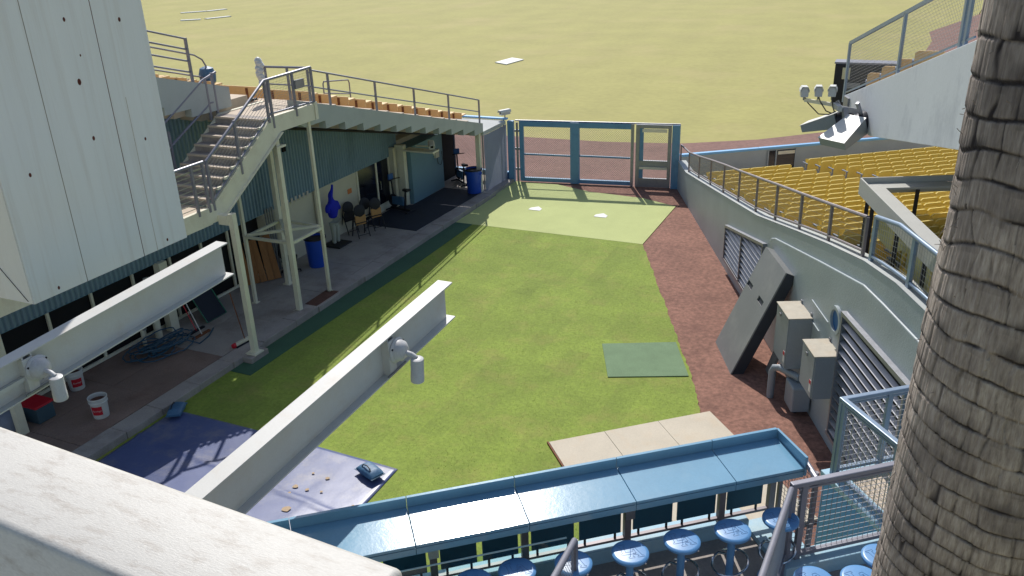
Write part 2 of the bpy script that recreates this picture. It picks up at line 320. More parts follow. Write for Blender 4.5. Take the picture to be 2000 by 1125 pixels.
# a slightly ragged edge towards the dirt
rag = []
for (a, b) in zip(GR[4:], GR[5:]):
    n = 14
    for i in range(n):
        t = i/n; rag.append((a[0]+(b[0]-a[0])*t+random.uniform(-.025,.025), a[1]+(b[1]-a[1])*t+random.uniform(-.02,.02)))
o = sheet(GR[:4]+rag+[GR[-1]], .02, 'bullpen_grass', 'pen_grass', thick=.04); o['kind'] = 'structure'
def inside(p, poly):
    c = False; x, y = p; n = len(poly)
    for i in range(n):
        (x0,y0),(x1,y1) = poly[i], poly[i-1]
        if (y0 > y) != (y1 > y) and x < (x1-x0)*(y-y0)/(y1-y0)+x0: c = not c
    return c
def blades():
    N_ = 90000
    P = np.column_stack([RNG.uniform(-13.2,-1.4,N_*2), RNG.uniform(9.3,24.1,N_*2)])
    x0 = np.interp(-P[:,1], [-24.1,-19.81,-17.68,-15.04,-10,-9], [-6.67,-4.81,-3.89,-2.84,-.5,-.5])
    P = P[P[:,0] < x0-.01]
    P = P[~((P[:,1] < 11.15) & (P[:,0] < -7.5))]
    rel = np.column_stack([P[:,0]+5.29, P[:,1]-12.82]); e1 = rel@np.array([.764,.645]); e2 = rel@np.array([.645,-.764])
    P = P[~((e1 > -.05) & (e1 < 3.6) & (e2 > -.05))]
    P = P[~((P[:,0] < -12.62) & (P[:,1] > 12.8))]
    rel = np.column_stack([P[:,0]+5.67, P[:,1]-17.18]); a1 = rel@np.array([.919,.394]); a2 = rel@np.array([.394,-.919])
    P = P[~((a1 > -.03) & (a1 < 1.8) & (a2 > -.03) & (a2 < 1.65))][:N_]
    n = len(P); an = RNG.uniform(0, math.tau, n); h = RNG.uniform(.004,.014,n); w = RNG.uniform(.003,.007,n); le = RNG.uniform(.0,.03,n); la = RNG.uniform(0,math.tau,n)
    V = np.zeros((n,3,3)); V[:,0,:2] = P-np.column_stack([np.cos(an)*w,np.sin(an)*w]); V[:,1,:2] = P+np.column_stack([np.cos(an)*w,np.sin(an)*w])
    V[:,:2,2] = .018; V[:,2,:2] = P+np.column_stack([np.cos(la)*le,np.sin(la)*le]); V[:,2,2] = .02+h
    me = bpy.data.meshes.new('grass_blades'); me.vertices.add(n*3); me.vertices.foreach_set('co', V.ravel())
    me.loops.add(n*3); me.loops.foreach_set('vertex_index', np.arange(n*3)); me.polygons.add(n)
    me.polygons.foreach_set('loop_start', np.arange(n)*3); me.update(calc_edges=True)
    o = link('grass_blades', me, 'grass_blade'); tag(o, 'short mown green grass blades across the bullpen lawn', 'grass', kind='stuff')
blades()
tf = [(-13.24,24.1),(-6.67,24.1),(-6.64,28.15),(-8.0,28.73),(-10.11,28.9),(-11.58,29.42),(-13.5,29.35),(-13.5,27.4),(-13.24,27.4)]
o = sheet(tf, .024, 'artificial_turf', 'turf', thick=.03); o['kind'] = 'structure'
o = sheet([(-13.24,12.9),(-12.66,12.9),(-12.62,17.2),(-12.55,20.5),(-12.6,24.09),(-13.24,24.09)], .03, 'turf_strip', 'turf_dark', thick=.02); o['kind'] = 'structure'
# home plates (five-sided, 17 inches), point towards the gate
for x, nm in ((-11.2,'white home plate on the pale turf nearer the blue rubbish bin'), (-8.77,'white home plate on the pale turf nearer the dirt strip')):
    y = 26.16; w = .216
    p = [(x-w,y),(x+w,y),(x+w,y+.216),(x,y+.432),(x-w,y+.216)]
    tag(sheet(p, .036, 'home_plate', 'white', thick=.012), nm, 'home plate')
# grey-green mat lying on the grass
tag(sheet([(-5.67,17.18),(-4.06,17.87),(-3.4,16.37),(-5.04,15.7)], .042, 'turf_mat', 'turf_grey', thick=.02), 'faded grey green square turf mat lying on the lawn edge', 'mat')
# tan board deck near the counter, in the counter's own directions
E1 = Vector((.778,.628,0)); E2 = Vector((.628,-.778,0)); Q0 = Vector((-.7,7.98,0))
def TF(v): return Q0 + E1*v[0] + E2*v[1] + Vector((0,0,v[2]))       # terrace frame: along counter, towards us, up
bd = thing('plywood_cover', 'tan plywood cover of flat sheets lying beside the bullpen lawn', 'board', (-4,11.5,0))
b1, b2 = Vector((.764,.645,0)), Vector((.66,-.75,0)).normalized(); b0 = Vector((-5.29,12.82,0))
TB = lambda v: b0 + b1*v[0] + b2*v[1] + Vector((0,0,v[2]))
for i in range(3):
    for j in range(3):
        MB().box((i*1.15+.004, j*1.2+.004, .02), ((i+1)*1.15-.004, (j+1)*1.2-.004, .062+random.uniform(0,.004)), TB).build('sheet', 'board_tan', bd)
MB().box((-.03,-.03,.005), (-.004,3.6,.058), TB).build('edging', 'edge_wood', bd)
# blue tarp over the two mounds
def tarp():
    nx, ny = 90, 110; x0, x1, y0, y1 = -13.16, -7.6, 3.2, 11.05; vs = []; fs = []
    for j in range(ny+1):
        for i in range(nx+1):
            u, v = i/nx, j/ny; x = x0+(x1-x0)*u; y = y0+(y1-y0)*v
            y += .05*math.sin(u*3+.5)*v + (u-.4)*-.05*v; x += .02*math.sin(v*9)*(u > .9)
            z = .035 + .24*math.exp(-((y-7.2)/1.7)**2)*min(1, u*6, (1-u)*6)
            z += .010*abs(mnoise.noise(Vector((x*.8,y*.8,3)))) + .0025*mnoise.noise(Vector((x*4,y*4,1)))
            s = abs(y-(9.75-.12*(x+10.5))); z += .03*math.exp(-(s/.05)**2)       # raised welt between two tarps
            if u in (0,1) or v in (0,1): z -= .012
            vs.append((x,y,max(z,.026)))
    for j in range(ny):
        for i in range(nx): a = j*(nx+1)+i; fs.append((a,a+1,a+nx+2,a+nx+1))
    t = thing('ground_tarp', 'blue grey tarpaulin spread over the pitching mounds, held by bags', 'tarp', (-10.4,9,0))
    c = MB().add(vs, fs).build('cover', 'tarp', t, smooth=True); sm = c.modifiers.new('thick','SOLIDIFY'); sm.thickness = .006
    for px, py, r in ((578,952,.06),(560,1000,.085),(600,958,.04),(612,925,.03),(640,935,.045),(628,962,.03),(566,965,.03),(690,990,.03)):
        q = Zp(px, py, .06); k = [(q.x+r*math.cos(a)*random.uniform(.7,1.1), q.y+r*math.sin(a)*random.uniform(.7,1.1)) for a in np.linspace(0,math.tau,9)[:-1]]
        zz = .037 + .24*math.exp(-((q.y-7.2)/1.7)**2) + .026
        MB().add([(a,b,zz) for a,b in k], [tuple(range(8))]).build('stain', 'tarp_patch', t)
tarp()
def sandbag(loc, rz, label):
    t = thing('sandbag', label, 'bag', loc, rz, 'blue weight bags on the tarp corners')
    vs, fs = [], []; n, k = 18, 10
    for j in range(k+1):
        v = j/k*2-1
        for i in range(n):
            a = i/n*math.tau; p = (abs(v)**4)
            rx, rzz = .15*(1-.1*p), .085*(1-.85*p)+.006
            x = math.copysign(abs(math.cos(a))**.7, math.cos(a))*rx; z = .09+math.copysign(abs(math.sin(a))**.8, math.sin(a))*rzz
            vs.append((x+.012*mnoise.noise(Vector((x*9,v*3,z*9))), v*.25, max(.0,z+.015*mnoise.noise(Vector((x*8,v*4,7))))))
    for j in range(k):
        for i in range(n): fs.append((j*n+i, j*n+(i+1)%n, (j+1)*n+(i+1)%n, (j+1)*n+i))
    fs += [tuple(range(n))[::-1], tuple(k*n+i for i in range(n))]
    MB().add(vs, fs).build('sack', 'bag_blue', t, smooth=True, local=True)
    MB().tube([(-.07,-.13,.165),(-.06,-.1,.21),(-.05,0,.23),(-.06,.1,.21),(-.07,.13,.165)], .012, 6).build('handle', 'black', t, smooth=True, local=True)
    for y in (-.24,.24): MB().box((-.15,y-.03,.07),(.15,y+.03,.085)).build('seam_flap', 'bag_blue', t, local=True)
    return t
sandbag((-7.95,10.62,.065), 1.2, 'blue weight bag with handle on the sunlit tarp corner')
sandbag((-12.98,10.98,.065), .5, 'blue weight bag on the shaded tarp corner by the kerb')
# things lying on the far field
tag(MB().prism([tuple(Zp(*p)[:2]) for p in ((967,122),(989,126),(1023,116.5),(1000,113))], .03, lo=-.036).build('mound_cover', 'white'), 'white square cover lying alone out on the sunlit field grass', 'cover')
for i, (a, b) in enumerate((((353,25.5),(402,22)),((404,22),(441,18)),((353,40),(392,38)),((402,37),(449,32)))):
    p, q = Zp(*a), Zp(*b); MBx = MB().bar((p.x,p.y,.0), (q.x,q.y,.0), .75, .12)
    tag(MBx.build('field_cover', 'white'), ['long white strip on the far grass, shorter of the farther pair','long white strip on the far grass, brighter of the farther pair','long white strip on the far grass, shorter of the nearer pair','long white strip on the far grass, longer of the nearer pair'][i], 'cover', 'white covers on the far field')
# ================================================================== WALKWAY AND KERB
WZ = .17
w = MB().box((-24,4,-.05),(-13.32,29.2,WZ-.03)); WK = struct(w, 'walkway', 'concrete')
ys = [5.2,7.3,9.2,11.2,13.2,15.2,17.2,19.2,21.0,22.6,24.6,26.6,28.9]
for a, b in zip(ys, ys[1:]):
    for x0, x1 in ((-16.45,-15.05),(-15.05,-13.72)):
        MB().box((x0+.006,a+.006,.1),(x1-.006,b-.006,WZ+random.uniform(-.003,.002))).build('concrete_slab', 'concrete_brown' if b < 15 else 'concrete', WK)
KB = struct(MB().box((-13.66,5.2,-.05),(-13.28,27.4,.12)), 'kerb', 'concrete')
y = 5.2
while y < 27.3:
    L_ = min(random.choice((1.1,1.25,1.4,.95)), 27.4-y); j = random.uniform(-.015,.015)
    MB().box((-13.71,y+.006,-.02),(-13.25+j,y+L_-.006,WZ+.012+random.uniform(-.012,.01))).build('kerb_stone', 'concrete', KB, bevel=.012)
    y += L_
MB().box((-13.5,13.35,-.02),(-12.98,13.95,.16)).build('column_footing', 'concrete', KB, bevel=.015)
o = sheet([(-15.9,22.55),(-13.85,22.5),(-13.72,27.2),(-15.35,27.2),(-15.4,24.9),(-15.9,24.8)], WZ+.012, 'rubber_mat', 'black_rubber', thick=.012)
tag(o, 'dark rubber floor mat along the walkway in front of the doors', 'mat')
o = sheet([(-13.69,15.8),(-13.32,15.85),(-13.34,17.4),(-13.72,17.35)], WZ+.02, 'soil_patch', 'soil', thick=.02); o['kind'] = 'structure'

# ================================================================== LEFT STAND AND BUILDING
def ztop(y): return 5.31 - .2655*(y-17.55)       # upper edge of the raked deck's side
def zbot(y): return 4.76 - .248*(y-17.5)
BL = thing('bullpen_building', 'low building with teal corrugated siding above a cream wall, under the raked stand', 'building', (-16,18,WZ))
# corrugated siding: one continuous ribbed sheet, its top following the stand
def corr():
    vs, fs = [], []; y = 8.0; i = 0; st = .03
    while y < 25.1:
        ph = (i % 4); dx = (0,.045,.045,0)[ph]
        zt = 5.35 if y < 17.2 else max(2.1, zbot(y+.9)+.02)
        vs += [(-16.02+dx, y, 2.0), (-16.02+dx, y, zt)]
        if i: k = 2*i; fs.append((k-2,k,k+1,k-1))
        y += st if ph in (0,2) else st*1.2; i += 1
    return MB().add(vs, fs).build('corrugated_siding', 'corrugated', BL)
corr()
MB().box((-16.06,7.9,1.985),(-15.985,25.1,2.0)).build('siding_trim', 'teal_wall', BL)
MB().box((-16.5,17.9,WZ-.02),(-16.04,22.6,2.4)).build('wall', 'cream_wall', BL)
MB().box((-16.5,24.52,WZ-.02),(-16.04,29.0,2.4)).build('wall', 'cream_wall', BL)
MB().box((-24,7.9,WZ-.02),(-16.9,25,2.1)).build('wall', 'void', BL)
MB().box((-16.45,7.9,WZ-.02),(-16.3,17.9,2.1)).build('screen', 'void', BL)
for y in (8.6,9.75,10.95,12.1,13.3,14.5,15.6,16.6): MB().box((-16.28,y-.03,WZ),(-16.22,y+.03,2.0)).build('post', 'cream', BL)
MB().bar((-16.2,8,WZ+.06),(-16.2,17.8,WZ+.06), .05, .07).build('bottom_rail', 'cream', BL)
# door pair in dark glass with a pale frame
D = MB().box((-16.1,22.62,WZ),(-16.03,23.70,1.98)).build('door', 'glass_dark', BL)
D2 = MB().box((-16.1,23.78,WZ+.28),(-16.03,24.50,1.98)).build('door', 'glass_dark', BL)
MB().box((-16.1,23.78,WZ),(-16.02,24.50,WZ+.27)).build('kick_panel', 'cream', D2)
MB().tube([(-16.0,23.86,1.0),(-15.95,23.86,1.0),(-15.95,23.86,1.3),(-16.0,23.86,1.3)], .014, 6).build('handle', 'chrome', D2)
for a, b in ((22.56,22.62),(23.70,23.78),(24.5,24.56)): MB().box((-16.12,a,WZ),(-16.0,b,2.0)).build('door_frame', 'cream', BL)
MB().box((-16.02,22.0,1.36),(-16.03,22.22,1.52)).build('notice', 'orange_sign', BL)
MB().box((-16.0,20.2,.2),(-15.94,20.35,2.0)).build('pilaster', 'cream_wall', BL)
MB().box((-16.04,18.35,WZ),(-15.9,18.5,2.0)).build('pilaster', 'cream', BL)
for k in range(4): MB().tube([(-15.97,17.92+.1*k,WZ),(-15.97,17.92+.1*k,2.1)], .028, 8).build('conduit', 'galv', BL, smooth=True)
# storage nook and cream column, then the plain blue wall
MB().box((-16.0,24.56,WZ),(-15.8,24.72,2.3)).build('pilaster', 'cream_wall', BL)
MB().box((-15.9,24.82,WZ),(-15.55,25.02,2.35)).build('column', 'cream', BL)
MB().box((-16.3,24.72,WZ),(-16.0,24.82,2.2)).build('nook', 'glass_dark', BL)
MB().box((-16.03,25.06,WZ),(-15.4,27.35,2.24)).build('wall', 'teal_wall', BL)
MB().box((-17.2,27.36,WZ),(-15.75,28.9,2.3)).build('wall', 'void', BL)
MB().box((-15.4,26.7,1.45),(-15.32,26.95,1.75)).build('wall_box', 'cream_wall', BL)
MB().tube([(-15.36,26.85,1.45),(-15.36,26.9,1.2),(-15.36,27.1,1.1),(-15.36,27.25,1.3),(-15.36,27.2,1.6)], .01, 5).build('cable', 'cable', BL)
MB().tube([(-15.3,17,zbot(17)-.18),(-15.3,26.6,zbot(26.6)-.12)], .045, 8).build('drain_pipe', 'dark_metal', BL, smooth=True)
MB().box((-15.93,19.0,3.5),(-15.99,19.14,3.72)).build('vent_hole', 'void', BL)
for y in np.arange(18.9,20.0,.19): MB().box((-15.98,y,1.93),(-15.97,y+.09,2.06+.04*random.random())).build('bare_patch', 'rust_stain', BL)

# raked concrete stand
DK = thing('seating_deck', 'pale painted raked concrete stand with stepped underside above the walkway', 'stand', (-17,22,2.4))
step = .852; y0 = 17.2; nst = 12
prof = [(16.9, ztop(16.9)), (27.25, ztop(27.25)), (27.25, zbot(27.25))]
yy = 27.25
for k in range(nst-1, -1, -1):
    a = y0+step*k; prof += [(min(27.25,a+step)-(.001 if k==nst-1 else 0), zbot(a+.35)), (a, zbot(a+.35))]
prof += [(16.9, zbot(16.9))]
prof = [p for i, p in enumerate(prof) if i == 0 or (abs(p[0]-prof[i-1][0])+abs(p[1]-prof[i-1][1])) > .004]
MB().prism(prof, -13.6, axis='x', lo=-13.82).build('side_wall', 'deck_paint', DK)
for k in range(nst):
    a = y0+step*k; zt = ztop(a+step)+.05
    MB().box((-22,a+.002,zbot(a+.35)+.01),(-13.825,min(27.25,a+step)-.002,zt)).build('tread', 'concrete_tan', DK)
for k in range(8):
    a = y0-step*(k+1); zt = ztop(a+step)+.08
    MB().box((-22,a+.002,zt-.55),(-15.32,a+step-.002,zt)).build('tread', 'concrete_tan', DK)
pu = [(10.4, ztop(10.4)+.22),(16.35, ztop(16.35)+.22),(16.35, ztop(16.35)-.26),(15.0, ztop(16.35)-.26),(15.0,ztop(15.0)-.42),(14.2,ztop(15.0)-.42),(14.2,ztop(14.2)-.45),(10.4,ztop(10.4)-.6)]
MB().prism(pu, -15.1, axis='x', lo=-15.31).build('side_wall', 'deck_paint', DK)
MB().box((-16.2,27.26,2.28),(-13.62,29.25,2.42)).build('end_slab', 'concrete_grey', DK)
MB().box((-13.86,27.08,WZ),(-13.7,27.24,2.4)).build('support_post', 'cream', DK)
MB().box((-22,27.26,-.05),(-17.3,29.2,2.28)).build('base_wall', 'deck_paint', DK)

# orange seats of that stand
def seat_proto(name, colour, label, cat, group):
    """folding stadium seat facing +y, origin on the tread under the middle of the back"""
    t = thing(name, label, cat, (0,0,0), 0, group)
    nx, nz = 10, 6; vs = []; fs = []
    for side in (0, 1):
        for j in range(nz+1):
            for i in range(nx+1):
                u = i/nx*2-1; v = j/nz
                zt = .80 - .045*max(0, abs(u)-.84)/.16
                z = .36+(zt-.36)*v; y = -.07 - .06*v - .004*(1-u*u) + (.0 if side else .042)
                vs.append((u*.252, y, z))
    n = (nx+1)*(nz+1)
    for sd in (0, 1):
        for j in range(nz):
            for i in range(nx):
                a = sd*n+j*(nx+1)+i; q = (a,a+1,a+nx+2,a+nx+1); fs.append(q if sd else q[::-1])
    rim = [i for i in range(nx+1)]+[j*(nx+1)+nx for j in range(1,nz+1)]+[nz*(nx+1)+i for i in range(nx-1,-1,-1)]+[j*(nx+1) for j in range(nz-1,0,-1)]
    for a, b in zip(rim, rim[1:]+rim[:1]): fs.append((a,b,b+n,a+n))
    MB().add(vs, fs).build('backrest', colour, t, smooth=True, local=True)
    MB().prism([(-.02,.40),(.10,.40),(.16,.72),(.13,.74),(.03,.45),(-.02,.44)], .225, axis='x', lo=-.225).build('seat_pan', colour, t, local=True, bevel=.01)
    fr = MB()
    for s in (-1, 1):
        fr.box((s*.258-.012,-.06,.0),(s*.258+.012,.0,.6)); fr.box((s*.258-.022,-.1,.58),(s*.258+.022,.24,.61))
    fr.box((-.25,-.05,.38),(.25,-.02,.42))
    fr.build('standard', 'seat_metal', t, local=True)
    return t
OS = None
def bench(x1, y, z, L_, label):
    """orange plank bench: seat plank, low back plank and steel brackets; rows run towards -x"""
    t = thing('plank_bench', label, 'bench', (x1,y,z), 0, 'orange plank benches of the raked stand')
    n = int(L_/.9); e = 0.0
    while e < L_-.1:
        l = min(1.8, L_-e); MB().box((-e-l+.004,-.03,.17),(-e-.004,.01,.40)).build('back_plank', 'seat_orange', t, local=True, bevel=.006); e += 1.8
    MB().box((-L_,.03,.27),(0,.33,.31)).build('seat_plank', 'seat_orange', t, local=True)
    for k in range(n+1):
        q = -.32-k*.9
        if q > -L_: MB().box((q-.035,-.05,.0),(q+.035,-.032,.36)).build('bracket', 'edge_wood', t, local=True); MB().box((q-.03,-.03,.0),(q+.03,.3,.05)).build('bracket_foot', 'dark_metal', t, local=True)
for k in range(12):
    a = y0+step*k; zt = ztop(a+step)+.05
    bench(-14.28 if k else -15.3, a+.38, zt+.001, 7.2, 'orange plank bench on the raked stand, %s row above the fence' % ORD[11-k])
for k in range(6):
    a = y0-step*(k+1); zt = ztop(a+step)+.08
    bench(-15.95, a+.38, zt+.001, 5.5, 'orange plank bench behind the stair landing, %s row up' % ORD[k])

# railing along the edge of the stand
RY = [17.68,18.49,20.66,22.77,24.95,27.2]
def deck_rail():
    t = thing('guard_railing', 'grey two-bar pipe railing sloping down the edge of the raked stand', 'railing', (-13.7,22,4))
    x = -13.70; h = lambda y: ztop(y)+.83
    MB().tube([(x,17.75,h(17.7)-.08),(x,17.85,h(17.85)),(x,27.2,h(27.2)),], .024, 8).build('top_bar', 'rail_grey', t, smooth=True)
    MB().tube([(x,17.7,h(17.7)-.42),(x,27.2,h(27.2)-.42)], .02, 8).build('middle_bar', 'rail_grey', t, smooth=True)
    for y in RY: MB().bar((x,y,ztop(y)-.02),(x,y,h(y)), .05, .05, (0,1,0)).build('post', 'rail_grey', t)
deck_rail()
def far_rails():
    t = thing('guard_railing', 'grey pipe railing on the upper stand above the stair wall', 'railing', (-15.2,14,6))
    x = -15.2
    for dz in (1.06,.82,.55,.30): MB().tube([(x,11,ztop(11)+.2+dz),(x,15.3,ztop(15.3)+.2+dz-.05)], .022, 8).build('bar', 'rail_grey', t, smooth=True)
    for y in (12.2,13.6,15.3): MB().bar((x,y,ztop(y)+.15),(x,y,ztop(y)+1.23), .055, .055, (0,1,0)).build('post', 'rail_grey', t)
    t = thing('guard_railing', 'grey pipe railing with rounded end beside the upper aisle', 'railing', (-16.4,15,6))
    x = -16.3; P = lambda y, d: (x,y,ztop(y)+d)
    MB().tube([P(11,1.05),P(16.6,.98),P(16.85,.9),P(16.95,.75),P(16.95,.35)], .022, 8).build('top_bar', 'rail_grey', t, smooth=True)
    MB().tube([P(11,.5),P(16.9,.45)], .02, 8).build('middle_bar', 'rail_grey', t, smooth=True)
    for y in (12.4,14.3,16.4): MB().bar(P(y,0),P(y,1.0), .05, .05, (0,1,0)).build('post', 'rail_grey', t)
    t = thing('aisle_handrail', 'small bent pipe handrail among the orange seats', 'handrail', (-15.6,22,4))
    x = -15.9; P = lambda y, d: (x,y,ztop(y)+d)
    MB().tube([P(21.2,.1),P(21.2,.72),P(21.25,.8),P(22.5,.98),P(22.55,.9),P(22.55,.1)], .022, 8).build('bent_bar', 'rail_grey', t, smooth=True)
    MB().tube([P(21.2,.45),P(22.55,.55)], .018, 8).build('middle_bar', 'rail_grey', t, smooth=True)
far_rails()
# draped cloth over the corner post of the landing rail, and a blue bag on the far rail
o = MB()
q = Xp(511,158,-14.95)
for k in range(10): o.lathe([(.02,0),(.08,.03),(.10,.09),(.07,.15),(.015,.18)], (q.x+random.uniform(-.025,.025), q.y+random.uniform(-.03,.03), q.z-.12+.06*k), 9)
tag(o.build('bundled_net', 'white', smooth=True), 'white bundled net tied round the railing post at the landing', 'net')
o = MB().lathe([(.05,0),(.2,.03),(.22,.22),(.17,.38),(.05,.43)], (-16.35,17.0,ztop(17)+.32), 12)
tag(o.build('blue_cover', 'bag_blue', smooth=True), 'dark blue cloth cover over the end of the upper aisle railing', 'cover')

# ================================================================== STEEL STAIR
ST = thing('steel_stair', 'cream steel staircase climbing to the stand with grey mesh railings', 'staircase', (-14.3,15,WZ))
xo, xi = -13.5, -15.05; zA, zB, yA, yB = 3.80, 5.28, 13.45, 15.85; NS = 9
for x in (xo, xi):
    pr = [(yA-.06,zA-.36),(yA+.22,zA-.36),(yB+.22,zB-.38),(17.45,zB-.38),(17.45,zB+.02),(yB-.02,zB+.02),(yA+.1,zA+.06),(yA-.06,zA+.06)]
    MB().prism(pr, x+.05, axis='x', lo=x-.05).build('stringer', 'cream', ST)
    MB().bar((x+.04,yA+.2,zA-.375),(x+.04,yB+.24,zB-.395), .14, .02).build('stringer_flange', 'cream', ST)
    MB().box((x-.05,8,zA-.38),(x+.05,yA-.06,zA)).build('landing_beam', 'cream', ST)
for k in range(NS):
    ya = yA+(yB-yA)/NS*k; z = zA+(zB-zA)/NS*(k+1)
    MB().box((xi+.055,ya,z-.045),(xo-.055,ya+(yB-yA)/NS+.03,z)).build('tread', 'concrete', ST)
    MB().box((xi+.057,ya-.012,z-.044),(xo-.057,ya+.045,z+.003)).build('lit_tread_edge', 'concrete_tan', ST)  # pale strip paints the sunlight on the front of each grey tread
    MB().box((xi+.056,ya+.012,z-(zB-zA)/NS),(xo-.056,ya+.03,z-.046)).build('riser', 'concrete', ST)
    if 0 < k: MB().box((xo+.0,ya,z-.02),(xo+.055,ya+.16,z+.035)).build('tread_tab', 'cream', ST)
MB().box((xi+.056,yB+.02,zB-.12),(xo-.056,17.45,zB)).build('upper_landing', 'concrete_tan', ST)
MB().box((xi+.056,8,zA-.12),(xo-.056,yA-.01,zA-.01)).build('lower_landing', 'concrete_tan', ST)
MB().box((-13.55,17.46,zB-.38),(-13.42,17.56,zB+.06)).build('end_plate', 'cream', ST)
# tower of four posts with bracing, and the single square column
for (x, y, w_, zt) in ((-13.6,16.0,.125,4.9),(-13.6,17.33,.08,4.9),(-15.05,17.4,.125,4.85),(-15.05,16.0,.08,4.85)):
    p = MB().box((x-w_/2,y-w_/2,WZ+.02),(x+w_/2,y+w_/2,zt)).build('post', 'cream', ST)
    MB().box((x-w_*.95,y-w_*.95,WZ),(x+w_*.95,y+w_*.95,WZ+.02)).build('base_plate', 'cream', p)
zz = 2.02
for a, b in (((-13.6,16.08),(-13.6,17.29)),((-15.05,16.05),(-15.05,17.32)),((-13.68,16.0),(-15.0,16.0)),((-13.65,17.33),(-14.97,17.4)),((-13.68,16.05),(-14.97,17.35)),((-15.0,16.04),(-13.65,17.3))):
    MB().bar((*a,zz),(*b,zz+.0), .07, .07).build('brace', 'cream', ST); zz += .013
MB().box((-13.66,15.9,4.5),(-13.5,16.25,4.55)).build('bracket', 'cream', ST)
c = MB().box((-13.18,13.58,WZ+.02),(-13.05,13.71,3.62)).build('column', 'cream', ST)
MB().box((-13.28,13.5,WZ-.01),(-12.98,13.8,WZ+.02)).build('base_plate', 'cream', c)
MB().box((-13.45,13.56,3.36),(-13.18,13.73,3.58)).build('knuckle', 'cream', ST)
MB().box((-15.3,9.02,WZ),(-15.14,9.18,3.45)).build('column', 'cream', ST)
# stair railing
def stair_rail():
    t = thing('stair_railing', 'grey steel stair railing with mesh, kinked along the flight and landing', 'railing', (-13.45,15,4))
    x = -13.46; g_ = 'rail_grey'
    pts = [(x,13.50,zA+1.0),(x,15.72,zB+.88),(x,17.5,zB+.92)]
    MB().tube(pts, .034, 8).build('top_bar', g_, t, smooth=True)
    MB().tube([(x,13.55,zA+.14),(x,15.80,zB+.10),(x,17.45,zB+.07)], .026, 8).build('bottom_bar', g_, t, smooth=True)
    for y, a, b in ((13.52,zA-.1,zA+1.0),(14.55,zA+.45,zA+1.68),(15.72,zB-.1,zB+.88),(15.86,zB-.25,zB+.86),(16.75,zB-.15,zB+.9),(17.5,zB-.1,zB+.92)):
        MB().bar((x,y,a),(x,y,b), .055, .055, (0,1,0)).build('post', g_, t)
    n = MB(); n.net((x,13.55,zA+.18),(x,15.7,zB+.13),(x,15.7,zB+.84),(x,13.55,zA+.95), .085, .006, 'grid', 3.0); n.net((x,15.9,zB+.13),(x,17.45,zB+.1),(x,17.45,zB+.88),(x,15.9,zB+.84), .055, .003, 'grid', .055)
    n.build('mesh', 'wire', t, kind='stuff')
    t = thing('landing_railing', 'grey railing with level cables along the lower stair landing', 'railing', (-13.45,12,4))
    MB().tube([(x,9,zA+1.02),(x,13.42,zA+1.02)], .034, 8).build('top_bar', g_, t, smooth=True)
    for y in (9.6,11.4,13.05,13.38): MB().bar((x,y,zA-.1),(x,y,zA+1.0), .055, .055, (0,1,0)).build('post', g_, t)
    for k in range(9): MB().stick((x,9,zA+.1+.1*k),(x,13.4,zA+.1+.1*k), .009 if k < 8 else .018).build('cable', 'wire', t)
    t = thing('wall_handrail', 'grey railing on the corrugated wall side of the steel stair', 'railing', (-15.1,14.6,4.6))
    x = -15.12
    MB().tube([(x,12.8,zA+.35),(x,15.65,zB+.3),(x,15.75,zB+.3)], .03, 8).build('lower_bar', g_, t, smooth=True)
    MB().tube([(x,12.8,zA+.9),(x,15.5,zB+.85),(x,16.0,zB+.98)], .03, 8).build('top_bar', g_, t, smooth=True)
    for y, a, b in ((14.2,zA+.3,zA+1.4),(15.6,zB-.1,zB+.9),(15.85,zB-.1,zB+.98)): MB().bar((x,y,a),(x,y,b), .055, .055, (0,1,0)).build('post', g_, t)
    t = thing('landing_railing', 'grey railing with mesh and a small hung box across the landing end', 'railing', (-14.3,17.5,5))
    y = 17.52
    MB().tube([(-13.5,y,zB+.9),(-14.9,y,zB+.88)], .03, 8).build('top_bar', g_, t, smooth=True)
    MB().tube([(-13.5,y,zB+.45),(-14.9,y,zB+.45)], .02, 8).build('middle_bar', g_, t, smooth=True)
    for xx in (-14.2,-14.9): MB().bar((xx,y,zB-.1),(xx,y,zB+.88), .05, .05, (0,1,0)).build('post', g_, t)
    q = Xp(584,163,-13.42); MB().box((q.x-.03,q.y-.17,q.z-.11),(q.x+.03,q.y+.17,q.z+.1)).build('hung_box', 'galv', t)
stair_rail()
# ================================================================== THINGS ON THE WALKWAY
def trash_can(loc, label):
    t = thing('rubbish_bin', label, 'bin', loc, 0, 'round blue rubbish bins')
    MB().lathe([(.25,0),(.255,.02),(.30,.86),(.29,.86),(.245,.03),(.0,.03)], n=32).build('barrel', 'can_blue', t, smooth=True, local=True)
    MB().lathe([(.295,.84),(.325,.845),(.33,.88),(.315,.895),(.29,.89)], n=32, closed=True).build('rim', 'can_blue', t, smooth=True, local=True)
    for s in (-1, 1): MB().box((s*.29-.035,-.06,.70),(s*.29+.035,.06,.78)).build('grip', 'can_blue', t, local=True, bevel=.01)
    MB().lathe([(.0,.55),(.26,.58),(.285,.80),(.326,.9),(.333,.86),(.338,.86),(.33,.91),(.28,.83)], n=32).build('liner', 'black', t, smooth=True, local=True)
trash_can((-15.1,18.85,WZ+.004), 'round blue rubbish bin beside the leaning brown boards and office chair')
trash_can((-13.95,27.0,WZ+.022), 'round blue rubbish bin on the kerb end by the grey fabric screen')
